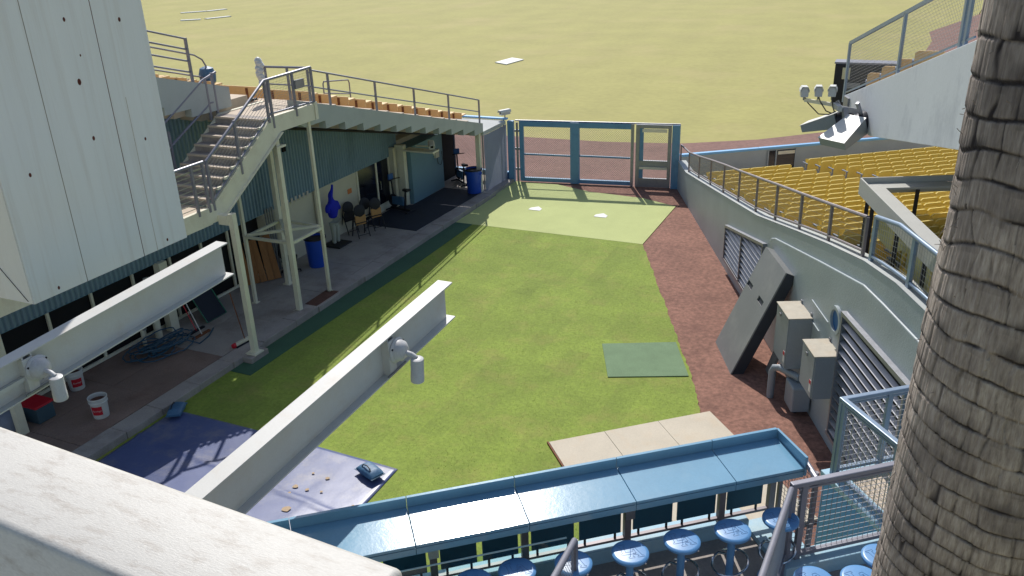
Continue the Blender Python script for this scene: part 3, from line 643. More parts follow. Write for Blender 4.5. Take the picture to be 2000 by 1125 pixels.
def word(txt, size, m, parent, place, local=True):
    cu = bpy.data.curves.new('t', 'FONT'); cu.body = txt; cu.size = size; cu.shear = .35; cu.align_x = 'CENTER'; cu.align_y = 'CENTER'; cu.extrude = 0
    ob = bpy.data.objects.new('t', cu); COL.objects.link(ob); dg = bpy.context.evaluated_depsgraph_get()
    me = bpy.data.meshes.new_from_object(ob.evaluated_get(dg)); bpy.data.objects.remove(ob)
    for v in me.vertices: v.co = place(v.co.x, v.co.y)
    me.materials.clear(); return link('lettering', me, m, parent, local=local)
def bucket(loc, rz, label):
    t = thing('bucket', label, 'bucket', loc, rz, 'white dirt buckets')
    MB().lathe([(.13,0),(.135,.01),(.152,.37),(.165,.372),(.168,.40),(.158,.405),(.148,.395),(.13,.02),(0,.02)], n=32).build('pail', 'white', t, smooth=True, local=True)
    MB().lathe([(.156,.30),(.165,.31),(.165,.325),(.157,.335)], n=32, closed=True).build('collar', 'white', t, smooth=True, local=True)
    MB().lathe([(0,.30),(.144,.30),(.144,.325),(.07,.345),(0,.35)], n=24).build('soil', 'soil', t, smooth=True, local=True)
    MB().tube([(.168*math.cos(a),.168*math.sin(a)*1.0,.33-.13*math.sin(a)) for a in np.linspace(0.2,math.pi-.2,12)], .004, 5).build('bail', 'galv', t, local=True)
    lb = MB(); n = 10; R_ = .149
    cyl = lambda u, z, d=0: Vector(((R_+d+.017*(z-.06)/.31-.004)*math.cos(u), (R_+d+.017*(z-.06)/.31-.004)*math.sin(u), z))
    vs = []; 
    for i in range(n+1):
        u = -math.pi/2+(-.62+1.24*i/n); vs += [cyl(u,.09,.0), cyl(u,.26,.0)]
    lb.add(vs, [(2*i,2*i+2,2*i+3,2*i+1) for i in range(n)]); L_ = lb.build('label', 'red', t, local=True)
    word('Rawlings', .044, 'white', L_, lambda x, y: cyl(-math.pi/2+x/.15, .175+y, .0025))
    return t
q = Zp(199,812,WZ); bucket((q.x,q.y,WZ+.002), math.radians(30), 'white bucket of soil with red label standing on the open walkway').scale = (1.15,)*3
q = Zp(152,758,WZ); bucket((q.x,q.y,WZ+.002), math.radians(60), 'white bucket of soil by the dark screen, partly behind the steel beam').scale = (1.15,)*3
# training dummy in blue top and khaki trousers
def skinned(name, m, chains, parent, sub=2):
    """chains: list of [(point, (rx, ry))...]; each chain starts at an index of an earlier vertex or None"""
    vs, es, rs = [], [], []
    for start, pts in chains:
        prev = start
        for p, r in pts:
            vs.append(p); rs.append(r); i = len(vs)-1
            if prev is not None: es.append((prev, i))
            prev = i
    me = bpy.data.meshes.new(name); me.from_pydata(vs, es, []); me.update()
    o = link(name, me, m, parent, local=True); md = o.modifiers.new('skin', 'SKIN'); md.use_smooth_shade = True
    for v, r in zip(me.skin_vertices[0].data, rs): v.radius = r if isinstance(r, tuple) else (r, r)
    me.skin_vertices[0].data[0].use_root = True
    sb = o.modifiers.new('sub', 'SUBSURF'); sb.levels = sb.render_levels = sub
    return o
def dummy():
    q = Zp(655,476,WZ)
    t = thing('training_dummy', 'standing dummy in bright blue top and khaki trousers against the cream wall', 'dummy', (-15.62,20.55,WZ+.0), 0)
    MB().box((-.3,-.33,0),(.35,.36,.05)).build('base', 'black', t, local=True, bevel=.02)
    skinned('trousers', 'cloth_khaki', [(None, [((0,0,.88),(.14,.19)),((.0,-.09,.72),.105),((.02,-.10,.48),.085),((.0,-.10,.12),.07),((.05,-.10,.07),.05)]), (0, [((0,.09,.72),.105),((.02,.10,.48),.085),((.0,.10,.12),.07),((.05,.10,.07),.05)])], t)
    skinned('jacket', 'cloth_blue', [(None, [((0,0,.86),(.145,.19)),((.0,.0,1.08),(.14,.18)),((.0,.0,1.30),(.14,.21)),((0,0,1.42),(.09,.13)),((0,-.03,1.54),(.08,.075)),((0,-.02,1.66),(.085,.09)),((0,.07,1.74),(.05,.05)),((0,.11,1.84),.038),((0,.13,1.94),.034)]), (2, [((.0,-.24,1.30),.09),((.03,-.29,1.12),.075)]), (2, [((.0,.24,1.30),.09),((.05,.28,1.08),.075)])], t)
dummy()
# round-backed stools with tan folded boards
def round_chair(loc, rz, label, board):
    t = thing('folding_chair', label, 'chair', loc, rz, 'round backed folding chairs by the wall')
    R_ = Matrix.Rotation(math.radians(80), 4, 'X')
    MB().lathe([(.0,-.03),(.17,-.03),(.2,-.015),(.2,.015),(.17,.03),(0,.03)], (0,.0,.86), 28, R_.to_3x3()).build('backrest', 'black', t, smooth=True, local=True)
    MB().box((-.19,-.05,.40),(.19,-.0,.72)).build('seat', board, t, local=True, bevel=.02)
    MB().box((-.2,-.07,.46),(.2,-.052,.49)).build('strap', 'black', t, local=True)
    for s in (-1, 1):
        MB().tube([(s*.18,.02,.86),(s*.2,.1,.45),(s*.22,.22,.0)], .016, 6).build('leg', 'black', t, local=True)
        MB().tube([(s*.19,.06,.62),(s*.2,-.08,.35),(s*.2,-.2,.0)], .016, 6).build('leg', 'black', t, local=True)
    MB().tube([(-.2,-.17,.1),(.2,-.17,.1)], .012, 6).build('stretcher', 'black', t, local=True)
for px, py, rz, b, lb in ((712,462,1.1,'cardboard','round backed black folding chair with tan board, foremost of the cluster'),(742,447,1.1,'cardboard','round backed black folding chair with brown board next to the glass doors'),(722,447,1.2,'board_tan','round backed black folding chair squeezed between the other chairs'),(690,455,1.2,'black','all black round backed folding chair right beside the dummy')):
    q = Zp(px,py,WZ); round_chair((q.x-.1,q.y,WZ+.003), rz, lb, b)
# office chair behind the bin
def office_chair(loc, rz, label, colour='black'):
    t = thing('office_chair', label, 'chair', loc, rz)
    MB().box((-.23,-.22,.42),(.23,.22,.50)).build('seat', colour, t, local=True, bevel=.03)
    MB().box((-.21,.2,.56),(.21,.26,1.0)).build('backrest', colour, t, local=True, bevel=.03)
    MB().tube([(0,0,.1),(0,0,.42)], .03, 8).build('stem', 'black', t, local=True)
    MB().tube([(0,.2,.46),(0,.28,.6),(0,.26,.8)], .02, 6).build('back_bracket', 'black', t, local=True)
    for k in range(5):
        a = k*math.tau/5; f = MB().tube([(0,0,.12),(.28*math.cos(a),.28*math.sin(a),.07)], .02, 6).build('foot', 'black', t, local=True)
        MB().lathe([(.0,-.02),(.03,-.02),(.03,.02),(0,.02)], (.28*math.cos(a),.28*math.sin(a),.03), 10, Matrix.Rotation(math.pi/2,3,'X')).build('castor', 'black', f, local=True)
office_chair((-15.45,18.05,WZ+.003), 2.2, 'black office chair half hidden behind the stair tower post')
# stationary bikes
def bike(loc, rz, label):
    t = thing('exercise_bike', label, 'exercise bike', loc, rz)
    for y in (-.45,.45): MB().tube([(-.25,y,.03),(.25,y,.03)], .03, 8).build('foot_bar', 'black', t, local=True)
    MB().bar((0,-.45,.06),(0,.45,.06), .06, .06).build('base_beam', 'black', t, local=True)
    MB().lathe([(0,-.04),(.2,-.04),(.23,-.02),(.23,.02),(.2,.04),(0,.04)], (0,.3,.33), 24, Matrix.Rotation(math.pi/2,3,'Y')).build('flywheel', 'dark_metal', t, smooth=True, local=True)
    MB().tube([(0,-.2,.08),(0,-.28,.75)], .03, 8).build('seat_post', 'dark_metal', t, local=True)
    MB().prism([(-.12,-.14),(.12,-.14),(.06,.12),(-.06,.12)], .82, lo=.74, T=Matrix.Translation((0,-.3,0))).build('saddle', 'black', t, local=True, bevel=.02)
    MB().tube([(0,.25,.1),(0,.33,1.05)], .03, 8).build('handle_post', 'dark_metal', t, local=True)
    MB().tube([(-.22,.12,1.12),(-.2,.3,1.08),(.2,.3,1.08),(.22,.12,1.12)], .018, 8).build('handlebar', 'black', t, local=True)
    MB().box((-.12,.33,1.08),(.12,.38,1.28)).build('console', 'pad_blue', t, local=True, bevel=.01)
    MB().box((-.05,-.16,.2),(.05,.34,.5)).build('drive_cover', 'bag_blue', t, local=True, bevel=.02)
bike((-15.0,28.0,WZ+.003), .9, 'dark exercise bike in the shaded corner past the blue wall')
bike((-15.45,24.2,WZ+.02), 1.4, 'dark exercise bike standing on the mat in front of the doors')
# leaning plywood boards
for k in range(5):
    t0 = Vector((-15.98+.115*k,16.85+.17*k,WZ+.003)); h = 1.2+.03*k
    T = Matrix.Translation(t0)@Matrix.Rotation(math.radians(36),4,'Z')@Matrix.Rotation(math.radians(-14),4,'X')@Matrix.Rotation(math.radians(-9+2*(k%2)),4,'Y')
    mb = MB().box((-.08,.0,.03),(.105,.03,h),T)
    tag(mb.build('leaning_board', 'plywood', bevel=.003), 'brown plywood board leaning at the wall, %s from the stair column' % ORD[k], 'board', 'plywood boards leaning by the stair tower')
# pile of blue hose
hz = Zp(318,690,WZ); pts = []
rr = random.Random(3); a = 0
for i in range(420):
    a += .21+rr.uniform(-.04,.04); R_ = .3+.2*math.sin(i*.037)+.1*math.sin(i*.19)+rr.uniform(-.03,.03)
    zc = .02+.26*(i/420)*max(0,1-((i % 61)/90)) + .05*abs(math.sin(i*.11))
    pts.append((hz.x-.1+R_*math.cos(a)*(.6+.4*math.sin(i*.023))+.2*math.sin(i*.051), hz.y+R_*1.3*math.sin(a)+.34*math.cos(i*.031), WZ+.018+zc))
q = pts[-1]; pts += [(hz.x+.5,hz.y+.7,WZ+.02),(hz.x+.42,hz.y+1.1,WZ+.02),(hz.x+.2,hz.y+1.5,WZ+.02)]
tag(MB().tube(pts, .016, 5).build('garden_hose', 'hose_blue', smooth=True), 'tangled heap of blue garden hose on the shaded walkway', 'hose')
# standing pipe and tank beside the hose
t = thing('hose_tap', 'pale pipe stand with taps behind the blue hose heap', 'tap', (-15.95,13.0,WZ))
MB().tube([(-15.95,13.0,WZ),(-15.95,13.0,1.5)], .05, 10).build('riser_pipe', 'cream', t, smooth=True)
MB().tube([(-15.95,13.45,WZ),(-15.95,13.45,1.75)], .09, 12).build('tank', 'cream', t, smooth=True)
for z in (.6,1.1,1.4): MB().lathe([(0,0),(.05,0),(.05,.02),(0,.02)], (-15.86,13.0,z), 10).build('tap_wheel', 'galv', t)
MB().box((-16.05,13.8,WZ),(-15.85,14.05,2.0)).build('back_board', 'cream', t)
# tools leaning by the screen
for a, b, r, m_, nm, lb in (((395,655),(372,590),.012,'white','rake','white handled rake leaning beside the hose heap'),((384,648),(368,600),.012,'red','tamper','red handled ground tamper leaning beside the hose heap')):
    p = Zp(*a,WZ); t = thing(nm, lb, 'tool', (p.x,p.y,WZ))
    MB().tube([(p.x,p.y,WZ+.03),(p.x-.55,p.y-.05,WZ+1.5)], r, 6).build('handle', m_, t)
    MB().box((p.x-.06,p.y-.28,WZ),(p.x+.02,p.y+.28,WZ+.04)).build('head', 'edge_wood' if nm == 'rake' else 'dark_metal', t)
p = Zp(395,640,WZ); t = thing('field_screen', 'dark netted screen in a green frame leaning on the wall', 'screen', (p.x,p.y,WZ))
MB().add([(p.x-.05,p.y+.25,WZ),(p.x-.05,p.y+.95,WZ),(p.x-.75,p.y+.95,WZ+1.15),(p.x-.75,p.y+.25,WZ+1.15)], [(0,1,2,3)]).build('net', 'black_rubber', t)
MB().tube([(p.x-.05,p.y+.25,WZ+.015),(p.x-.05,p.y+.95,WZ+.015),(p.x-.75,p.y+.95,WZ+1.16),(p.x-.75,p.y+.25,WZ+1.16)], .016, 6, closed=True).build('frame', 'green_tool', t)
# push broom with red end by the square column
p, q = Zp(448,682,WZ), Zp(487,662,WZ); t = thing('push_broom', 'push broom with pale head and red end lying by the square column', 'broom', (p.x,p.y,WZ))
MB().bar((p.x+.12,p.y+.1,WZ+.09),(q.x+.1,q.y+.1,WZ+.09), .09, .07).build('head', 'cream', t, bevel=.01)
MB().bar((p.x+.12,p.y+.1,WZ+.03),(q.x+.1,q.y+.1,WZ+.03), .08, .055).build('bristles', 'dark_metal', t)
MB().lathe([(0,-.05),(.055,-.05),(.06,0),(.055,.05),(0,.05)], (p.x+.1,p.y+.08,WZ+.075), 12, Matrix.Rotation(math.pi/2,3,'X')).build('end_cap', 'red', t, smooth=True)
MB().tube([((p.x+q.x)/2+.1,(p.y+q.y)/2+.1,WZ+.12),(-13.62,13.68,WZ+1.45)], .012, 6).build('handle', 'edge_wood', t)
# bins under the beam at the lower left
p = Zp(75,815,WZ); t = thing('storage_tub', 'dark plastic tub with red lid under the steel beam', 'tub', (p.x,p.y,WZ))
MB().prism([(p.x-.3,p.y-.2),(p.x+.3,p.y-.2),(p.x+.3,p.y+.2),(p.x-.3,p.y+.2)], WZ+.35, lo=WZ+.002).build('body', 'bin_teal', t, bevel=.02)
MB().box((p.x-.32,p.y-.22,WZ+.35),(p.x+.32,p.y+.22,WZ+.4)).build('lid', 'red', t, bevel=.015)
p = Zp(20,838,WZ); o = MB().lathe([(.1,0),(.24,.03),(.25,.22),(.18,.34),(.06,.40)], (p.x,p.y,WZ+.002), 14)
tag(o.build('equipment_sack', 'fabric_grey', smooth=True), 'lumpy grey cloth sack beside the red lidded tub', 'sack')
# cameras on the building
def cctv(name, label, at_, d, L_=.36, stand=None, tilt=-.25, group=None):
    t = thing(name, label, 'camera', at_, math.atan2(d[1],d[0]), group)
    R_ = Matrix.Rotation(-tilt, 4, 'Y')
    MB().prism([(-.09,-.09),(.09,-.09),(.095,.03),(.06,.085),(-.06,.085),(-.095,.03)], L_/2, axis='x', lo=-L_/2, T=R_).build('housing', 'lamp_white', t, local=True, bevel=.006)
    MB().prism([(-.105,.0),(-.1,.04),(-.065,.092),(.065,.092),(.1,.04),(.105,.0),(.115,.0),(.11,.045),(.07,.103),(-.07,.103),(-.11,.045),(-.115,.0)], L_/2+.06, axis='x', lo=-L_/2-.02, T=R_).build('sun_shield', 'white', t, local=True)
    MB().box((L_/2,-.05,-.035),(L_/2+.004,.05,.05), R_).build('window', 'glass_dark', t, local=True)
    if stand: MB().tube([(0,0,-.05),Vector(stand)], .022, 8).build('arm', 'galv', t, local=True)
    return t
cctv('security_camera', 'white camera in housing perched on the fence corner above the grey screen', (-13.72,29.42,2.70), (-.5,-1), .42, (0,0,-.26), 0)
cctv('security_camera', 'white camera on a tan bracket under the end of the stand', (-14.35,24.75,2.47), (.55,-.8), .3, (-.1,.1,-.2), -.3)
t = thing('camera_bracket', 'tan steel plate bracket holding a camera under the stand', 'bracket', (-14.6,24.8,2.2))
MB().box((-15.4,24.55,2.22),(-14.2,25.0,2.27)).build('plate', 'cream', t)
MB().tube([(-15.3,25.3,2.25),(-14.7,25.35,2.25),(-14.62,25.35,2.15),(-14.62,25.35,1.95)], .03, 8).build('pipe', 'cream', t, smooth=True)

# ================================================================== GATE AND OUTFIELD FENCE
GA = Vector((-13.48,29.36,0)); GBv = Vector((-7.05,30.36,0)); gd = (GBv-GA).normalized(); gn = Vector((gd.y,-gd.x,0))
TG = lambda v: GA + gd*v[0] + gn*v[1] + Vector((0,0,v[2]))
GT = thing('bullpen_gate', 'tall blue steel double gate with chain link facing the field', 'gate', (-11,29.7,0))
H_ = 2.40
MB().box((-.1,-.1,0),(.14,.1,H_),TG).build('end_post', 'gate_blue', GT, bevel=.01)
MB().tube([TG((.28,.06,0)),TG((.28,.06,H_-.05))], .045, 10).build('pole', 'galv', GT, smooth=True)
for a, b in ((.36,2.36),(2.70,4.66)):
    MB().box((a,-.06,H_-.2),(b,.06,H_),TG).build('top_rail', 'gate_blue', GT, bevel=.008)
    MB().box((a,-.06,.05),(b,.06,.2),TG).build('bottom_rail', 'gate_blue', GT, bevel=.008)
    MB().tube([TG((a+.02,0,1.12)),TG((b-.02,0,1.1))], .04, 8).build('middle_rail', 'gate_blue', GT, smooth=True)
    n = MB().net(TG((a,.03,.2)),TG((b,.03,.2)),TG((b,.03,H_-.2)),TG((a,.03,H_-.2)), .085, .0035, 'diamond'); n.build('chain_link', 'wire', GT, kind='stuff')
MB().box((.36,-.062,.2),(.52,.062,H_-.2),TG).build('stile', 'gate_blue', GT)
MB().box((2.36,-.09,.03),(2.70,.09,H_),TG).build('centre_post', 'gate_blue', GT, bevel=.01)
MB().box((4.66,-.08,.03),(4.76,.08,H_),TG).build('stile', 'galv', GT)
MB().tube([TG((.2,0,H_+.02)),TG((6.45,0,H_+.02))], .028, 8).build('header_pipe', 'galv', GT, smooth=True)
for z in (.5,1.3,2.0): MB().box((.2,.05,z),(.36,.12,z+.08),TG).build('hinge', 'galv', GT)
GP = thing('gate_door', 'galvanised steel gate door with solid bands beside the blue double gate', 'gate', TG((5.5,0,0)))
for a, b in ((4.84,4.98),(6.02,6.14)): MB().box((a,-.07,.02),(b,.07,H_-.02),TG).build('stile', 'galv', GP, bevel=.006)
MB().box((4.98,-.06,H_-.14),(6.02,.06,H_-.02),TG).build('top_rail', 'galv', GP)
MB().box((5.08,.07,H_-.28),(5.98,.1,H_-.16),TG).build('track_bar', 'cream', GP)
MB().box((4.98,-.05,.82),(6.02,.05,1.04),TG).build('lock_rail', 'galv', GP)
MB().box((4.99,-.12,.72),(6.01,.1,.81),TG).build('shelf_bar', 'cream', GP)
MB().box((4.98,-.04,.02),(6.02,.04,.36),TG).build('kick_panel', 'galv', GP)
MB().box((4.98,-.03,.36),(5.12,.03,H_-.14),TG).build('pad', 'gate_blue', GP)
n = MB().net(TG((5.12,.02,.36)),TG((6.02,.02,.36)),TG((6.02,.02,.72)),TG((5.12,.02,.72)), .07, .003, 'diamond'); n.net(TG((5.12,.02,1.04)),TG((6.02,.02,1.04)),TG((6.02,.02,H_-.14)),TG((5.12,.02,H_-.14)), .07, .003, 'diamond')
n.build('chain_link', 'wire', GP, kind='stuff')
GQ = MB().box((6.17,-.1,0),(6.45,.1,H_),TG).build('gate_post', 'gate_blue', bevel=.01); tag(GQ, 'blue steel gate post where the gate meets the grey wall', 'post')
# grey fabric screen between kerb end and gate
t = thing('fabric_screen', 'grey blue mesh fabric screen laced to a pipe frame by the gate', 'screen', (-13.65,28.4,0))
vs, fs = [], []
for j in range(25):
    for i in range(21):
        u, v = i/20, j/24; y = 27.3+2.0*u; x = -13.62+.02*math.sin(u*11)*(1-v)+.025*mnoise.noise(Vector((u*4,v*3,2)))
        vs.append((x,y,.05+2.22*v+.02*math.sin(u*7)*(1-v)))
for j in range(24):
    for i in range(20): a = j*21+i; fs.append((a,a+1,a+22,a+21))
MB().add(vs, fs).build('fabric', 'fabric_grey', t, smooth=True)
for y in (27.32,28.9): MB().tube([(-13.68,y,0),(-13.68,y,2.3)], .03, 8).build('post', 'galv', t, smooth=True)
MB().tube([(-13.68,27.3,2.3),(-13.68,29.25,2.3)], .03, 8).build('top_pipe', 'galv', t, smooth=True)
MB().tube([(-13.58,27.35,.06),(-13.58,28.6,.03),(-13.58,29.2,.05)], .02, 6).build('bottom_hem', 'white', t, smooth=True)
# outfield fence behind the walkway and running off to the left
t = thing('outfield_fence', 'blue padded outfield fence with a chain link opening behind the walkway', 'fence', (-20,29.35,0))
MB().box((-60,29.28,-.03),(-16.25,29.42,2.44)).build('pad', 'pad_blue', t)
MB().box((-16.24,29.28,-.03),(-13.6,29.42,.34)).build('pad', 'pad_blue', t)
MB().box((-60,29.26,2.44),(-13.6,29.44,2.5)).build('cap', 'cap_blue', t)
MB().box((-16.24,29.27,.34),(-13.6,29.44,.39)).build('cap', 'cap_blue', t)
MB().box((-16.24,29.29,.39),(-15.98,29.41,2.44)).build('pad', 'pad_blue', t)
MB().tube([(-15.95,29.35,.39),(-15.95,29.35,2.44)], .03, 8).build('post', 'galv', t, smooth=True)
MB().tube([(-13.75,29.35,.39),(-13.75,29.35,2.44)], .03, 8).build('post', 'galv', t, smooth=True)
MB().net((-15.95,29.35,.39),(-13.75,29.35,.39),(-13.75,29.35,2.44),(-15.95,29.35,2.44), .075, .0035, 'diamond').build('chain_link', 'wire', t, kind='stuff')
# stacked blocks on the floor behind the bin
tag(MB().box((-14.75,28.2,WZ+.003),(-14.05,28.95,WZ+.12)).build('concrete_block', 'concrete_tan', bevel=.015), 'low pale concrete block behind the bin at the fence', 'block')

# ================================================================== RIGHT RETAINING WALL
WA = Vector((-7.13,30.3,0)); dW = Vector((.4005,-.9163,0)).normalized(); nW = Vector((dW.y,-dW.x,0))   # nW points into the bullpen
if nW.x > 0: nW = -nW
TW = lambda v: WA + dW*v[0] + nW*v[1] + Vector((0,0,v[2]))       # along wall, out from wall, up
TOP = [(0.0,1.08),(1.63,1.08),(3.8,1.42),(7.25,1.97),(10.9,2.56),(14.0,3.24),(15.7,3.60),(17.4,3.92),(18.66,4.05),(24.5,4.05)]
def wtop(s): return float(np.interp(s, [a for a,_ in TOP], [b for _,b in TOP]))
RW = thing('retaining_wall', 'grey green painted concrete wall rising along the dirt side of the bullpen', 'wall', TW((10,0,0)))
poly = [(s, z) for s, z in TOP] + [(24.5,-.05),(0,-.05)]
MB().prism(poly, -.28, axis='y', lo=0, T=TW).build('wall_face', 'wall_paint', RW, bevel=.012)
capv = [TW((s,-.28+.3*k-.01,z+.012)) for s, z in TOP for k in (0,1)]
MB().add(capv, [(2*i,2*i+2,2*i+3,2*i+1) for i in range(len(TOP)-1)]).build('coping', 'concrete_grey', RW)
pn = [(12.2,0),(12.2,2.38),(12.32,2.5),(12.6,2.6),(15.6,3.2),(17.6,3.58),(18.4,3.60),(24.4,3.58),(24.4,0)]
MB().prism(pn, .05, axis='y', lo=.003, T=TW).build('raised_panel', 'wall_paint', RW, bevel=.02)
# louvre with raked head
def louvre(s0, s1, zb, zt0, zt1, off, mull, pitch, label):
    t = thing('wall_louvre', label, 'louvre', TW(((s0+s1)/2,off,zb)))
    zt = lambda s: zt0+(zt1-zt0)*(s-s0)/(s1-s0)
    MB().prism([(s0,zb),(s1,zb),(s1,zt1),(s0,zt0)], off+.012, axis='y', lo=off+.006, T=TW).build('dark_back', 'void', t)
    for a, b in (((s0-.06,zb-.03),(s1+.06,zb-.03)),((s0-.06,zt0+.03),(s1+.06,zt1+.03))): MB().bar(TW((a[0],off+.05,a[1])),TW((b[0],off+.05,b[1])), .1, .07).build('frame_bar', 'galv', t)
    for s in (s0,s1)+((mull,) if mull else ()): MB().bar(TW((s,off+.05,zb)),TW((s,off+.05,zt(s))), .05, .1, nW).build('frame_bar', 'galv', t)
    spans = [(s0,mull),(mull,s1)] if mull else [(s0,s1)]
    for a, b in spans:
        z = zb+.06
        while z < max(zt(a),zt(b))-.02:
            aa, bb = a+.03, b-.03
            if zt1 > zt0+.1: aa = max(aa, s0+(z+.03-zt0)/(zt1-zt0)*(s1-s0))
            if bb-aa > .1:
                v = [TW((aa,off+.02,z+.045)),TW((bb,off+.02,z+.045)),TW((bb,off+.09,z)),TW((aa,off+.09,z))]
                u = [q+Vector((0,0,.01)) for q in v]
                MB().add(v+u, ((0,1,2,3),(7,6,5,4),(0,4,5,1),(1,5,6,2),(2,6,7,3),(3,7,4,0))).build('slat', 'galv', t)
            z += pitch
louvre(8.15,11.85,.42,1.30,2.14,0.0,9.9,.15,'grey metal louvre with sloping head low on the wall behind the leaning pad')
louvre(17.15,19.75,.42,2.80,2.86,.05,None,.18,'wide grey metal louvre beside the round duct and grey cabinets')
# round duct
t = thing('duct_opening', 'round sleeve opening through the wall above the grey cabinets', 'duct', TW((16.73,.05,2.5)))
Rm = Matrix((dW, Vector((0,0,1)), nW)).transposed()
MB().lathe([(.2,-.1),(.2,.06),(.27,.06),(.27,0),(.25,-.1)], TW((16.73,.05,2.51)), 36, Rm, closed=True).build('collar', 'wall_paint', t, smooth=True)
MB().lathe([(0,.005),(.2,.005),(.2,.012),(0,.012)], TW((16.73,.05,2.51)), 36, Rm).build('dark_bore', 'pad_blue', t)
# conduit and joint strips on the wall
for k, (s0, s1, z0, z1) in enumerate(((15.4,16.35,2.32,2.28),(15.55,15.95,1.92,1.9),(15.6,16.0,1.55,1.54))):
    tag(MB().bar(TW((s0,.065,z0)),TW((s1,.065,z1)), .025, .02).build('wall_strip', 'wall_paint'), ['thin raised strip on the wall left of the round duct, topmost','thin raised strip on the wall between the cabinets, middle one','thin raised strip on the wall between the cabinets, lowest'][k], 'strip')
def cabinet(s0, s1, z0, z1, label, back):
    t = thing('electrical_cabinet', label, 'cabinet', TW(((s0+s1)/2,.3,z0)), 0, 'grey electrical cabinets on the wall')
    d = .5
    MB().box((s0,back,z0),(s1,d,z1),TW).build('body', 'box_grey', t, bevel=.006)
    MB().box((s0+.015,d+.002,z0+.02),(s1-.015,d+.02,z1-.03),TW).build('door', 'box_grey', t, bevel=.004)
    MB().box((s0-.012,back,z1+.001),(s1+.012,d+.035,z1+.02),TW).build('roof_plate', 'box_top', t)
    MB().box((s1-.14,d+.021,z0+.12),(s1-.05,d+.025,z0+.36),TW).build('warning_label', 'white', t)
    MB().box((s1-.14,d+.026,z0+.28),(s1-.05,d+.028,z0+.36),TW).build('warning_band', 'red', t)
    MB().box((s0+.25,d+.02,z1-.16),(s0+.32,d+.04,z1-.1),TW).build('latch', 'galv', t)
    for s in (s0+.1,s1-.1): MB().box((s-.03,back,z1+.02),(s+.03,back+.02,z1+.09),TW).build('mounting_ear', 'galv', t)
cabinet(14.72,15.54,.86,1.97,'taller grey electrical cabinet with rusty top next to the leaning pad', .052)
cabinet(16.44,17.13,1.10,1.97,'shorter grey electrical cabinet with stained top beside the wide louvre', .052)
t = thing('drain_pump', 'grey pipe elbow and pump box at the wall foot under the cabinets', 'pump', TW((15.6,.4,0)))
MB().tube([TW((15.15,.62,.0)),TW((15.15,.62,.62)),TW((15.17,.6,.7)),TW((15.25,.5,.74)),TW((15.75,.25,.76))], .075, 10).build('pipe', 'box_grey', t, smooth=True)
MB().box((15.5,.08,.12),(16.0,.45,.66),TW).build('housing', 'box_grey', t, bevel=.03)
MB().tube([TW((15.75,.3,0)),TW((15.75,.3,.14))], .07, 10).build('foot', 'dark_metal', t)
# leaning wall pad
t = thing('leaning_pad', 'thick grey foam pad with two hand slots leaning on the wall', 'pad', TW((13.4,.9,0)))
pL = (2.45-0)**1; ang = math.atan2(2.36, .98); Lp = 2.58; th = .27
ex = dW; ey = (nW*-.98+Vector((0,0,2.36))).normalized(); ez = ex.cross(ey); ez = ez if ez.dot(nW) > 0 else -ez
TPp = lambda v: TW((12.59,1.22,.0)) + ex*v[0] + ey*v[1] + ez*v[2]
bmp = MB()
cuts = [(.0,.0,1.57,1.62),(.0,1.62,.30,1.74),(.62,1.62,1.0,1.74),(1.32,1.62,1.57,1.74),(.0,1.74,1.57,Lp)]
for a, b, c_, d_ in ((0,0,1.57,1.62),(0,1.62,.02,1.74),(.40,1.62,.92,1.74),(1.30,1.62,1.57,1.74),(0,1.74,1.57,Lp)):
    bmp.box((a,b,-.03),(c_,d_,0),TPp)
bmp.build('front_face', 'mat_grey', t)
MB().box((0,0,-th),(1.57,Lp,-.031),TPp).build('core', 'mat_dark', t, bevel=.01)
MB().box((.001,Lp+.001,-th+.005),(1.569,Lp+.012,-.002),TPp).build('top_edge', 'mat_grey', t)
tag(MB().bar(TW((14.25,.42,.05)),TW((14.35,.08,1.35)), .3, .05, nW).build('leaning_plank', 'mat_grey'), 'narrow grey plank leaning on the wall behind the big pad', 'plank')

# wall railing
WPX = [(1331,283),(1347,298),(1367,306),(1390,313),(1416,322),(1446,334),(1481,347),(1520,361),(1568,379),(1626,400),(1695,424)]
def onwall(px, py, off=0):
    A = WA+nW*off; d = ray(px,py); k = A.dot(nW)/d.dot(nW); p = CAM+d*k; return (p-A).dot(dW), p.z
WR = thing('wall_railing', 'brown grey pipe railing with wire mesh climbing the top of the bullpen wall', 'railing', TW((9,-.1,1.5)))
R2 = [onwall(*p, -.1) for p in WPX]
MB().tube([TW((s,-.1,z)) for s, z in R2], .032, 8).build('top_bar', 'rail_brown', WR, smooth=True)
MB().tube([TW((s,-.1,wtop(s)+.12)) for s, _ in R2[1:]], .028, 8).build('bottom_bar', 'rail_brown', WR, smooth=True)
for s, z in R2: MB().bar(TW((s,-.1,wtop(s)-.02)),TW((s,-.1,z)), .045, .07, dW).build('post', 'rail_brown', WR)
n = MB()
for (a, za), (b, zb_) in zip(R2[1:], R2[2:]):
    n.net(TW((a,-.1,wtop(a)+.14)),TW((b,-.1,wtop(b)+.14)),TW((b,-.1,zb_-.03)),TW((a,-.1,za-.03)), .1, .0028, 'grid', .055)
n.build('mesh', 'wire', WR, kind='stuff')
WS = thing('wall_railing', 'pale blue steel framed mesh railing on the level end of the wall', 'railing', TW((19,-.1,4)))
pts2 = [(17.42,4.70),(18.3,4.86),(18.85,4.86),(19.9,4.86),(21.2,4.86),(23,4.86)]
MB().tube([TW((s,-.1,z)) for s, z in pts2], .04, 10).build('top_bar', 'rail_blue', WS, smooth=True)
MB().tube([TW((s,-.1,wtop(s)+.1)) for s, z in pts2], .03, 10).build('bottom_bar', 'rail_blue', WS, smooth=True)
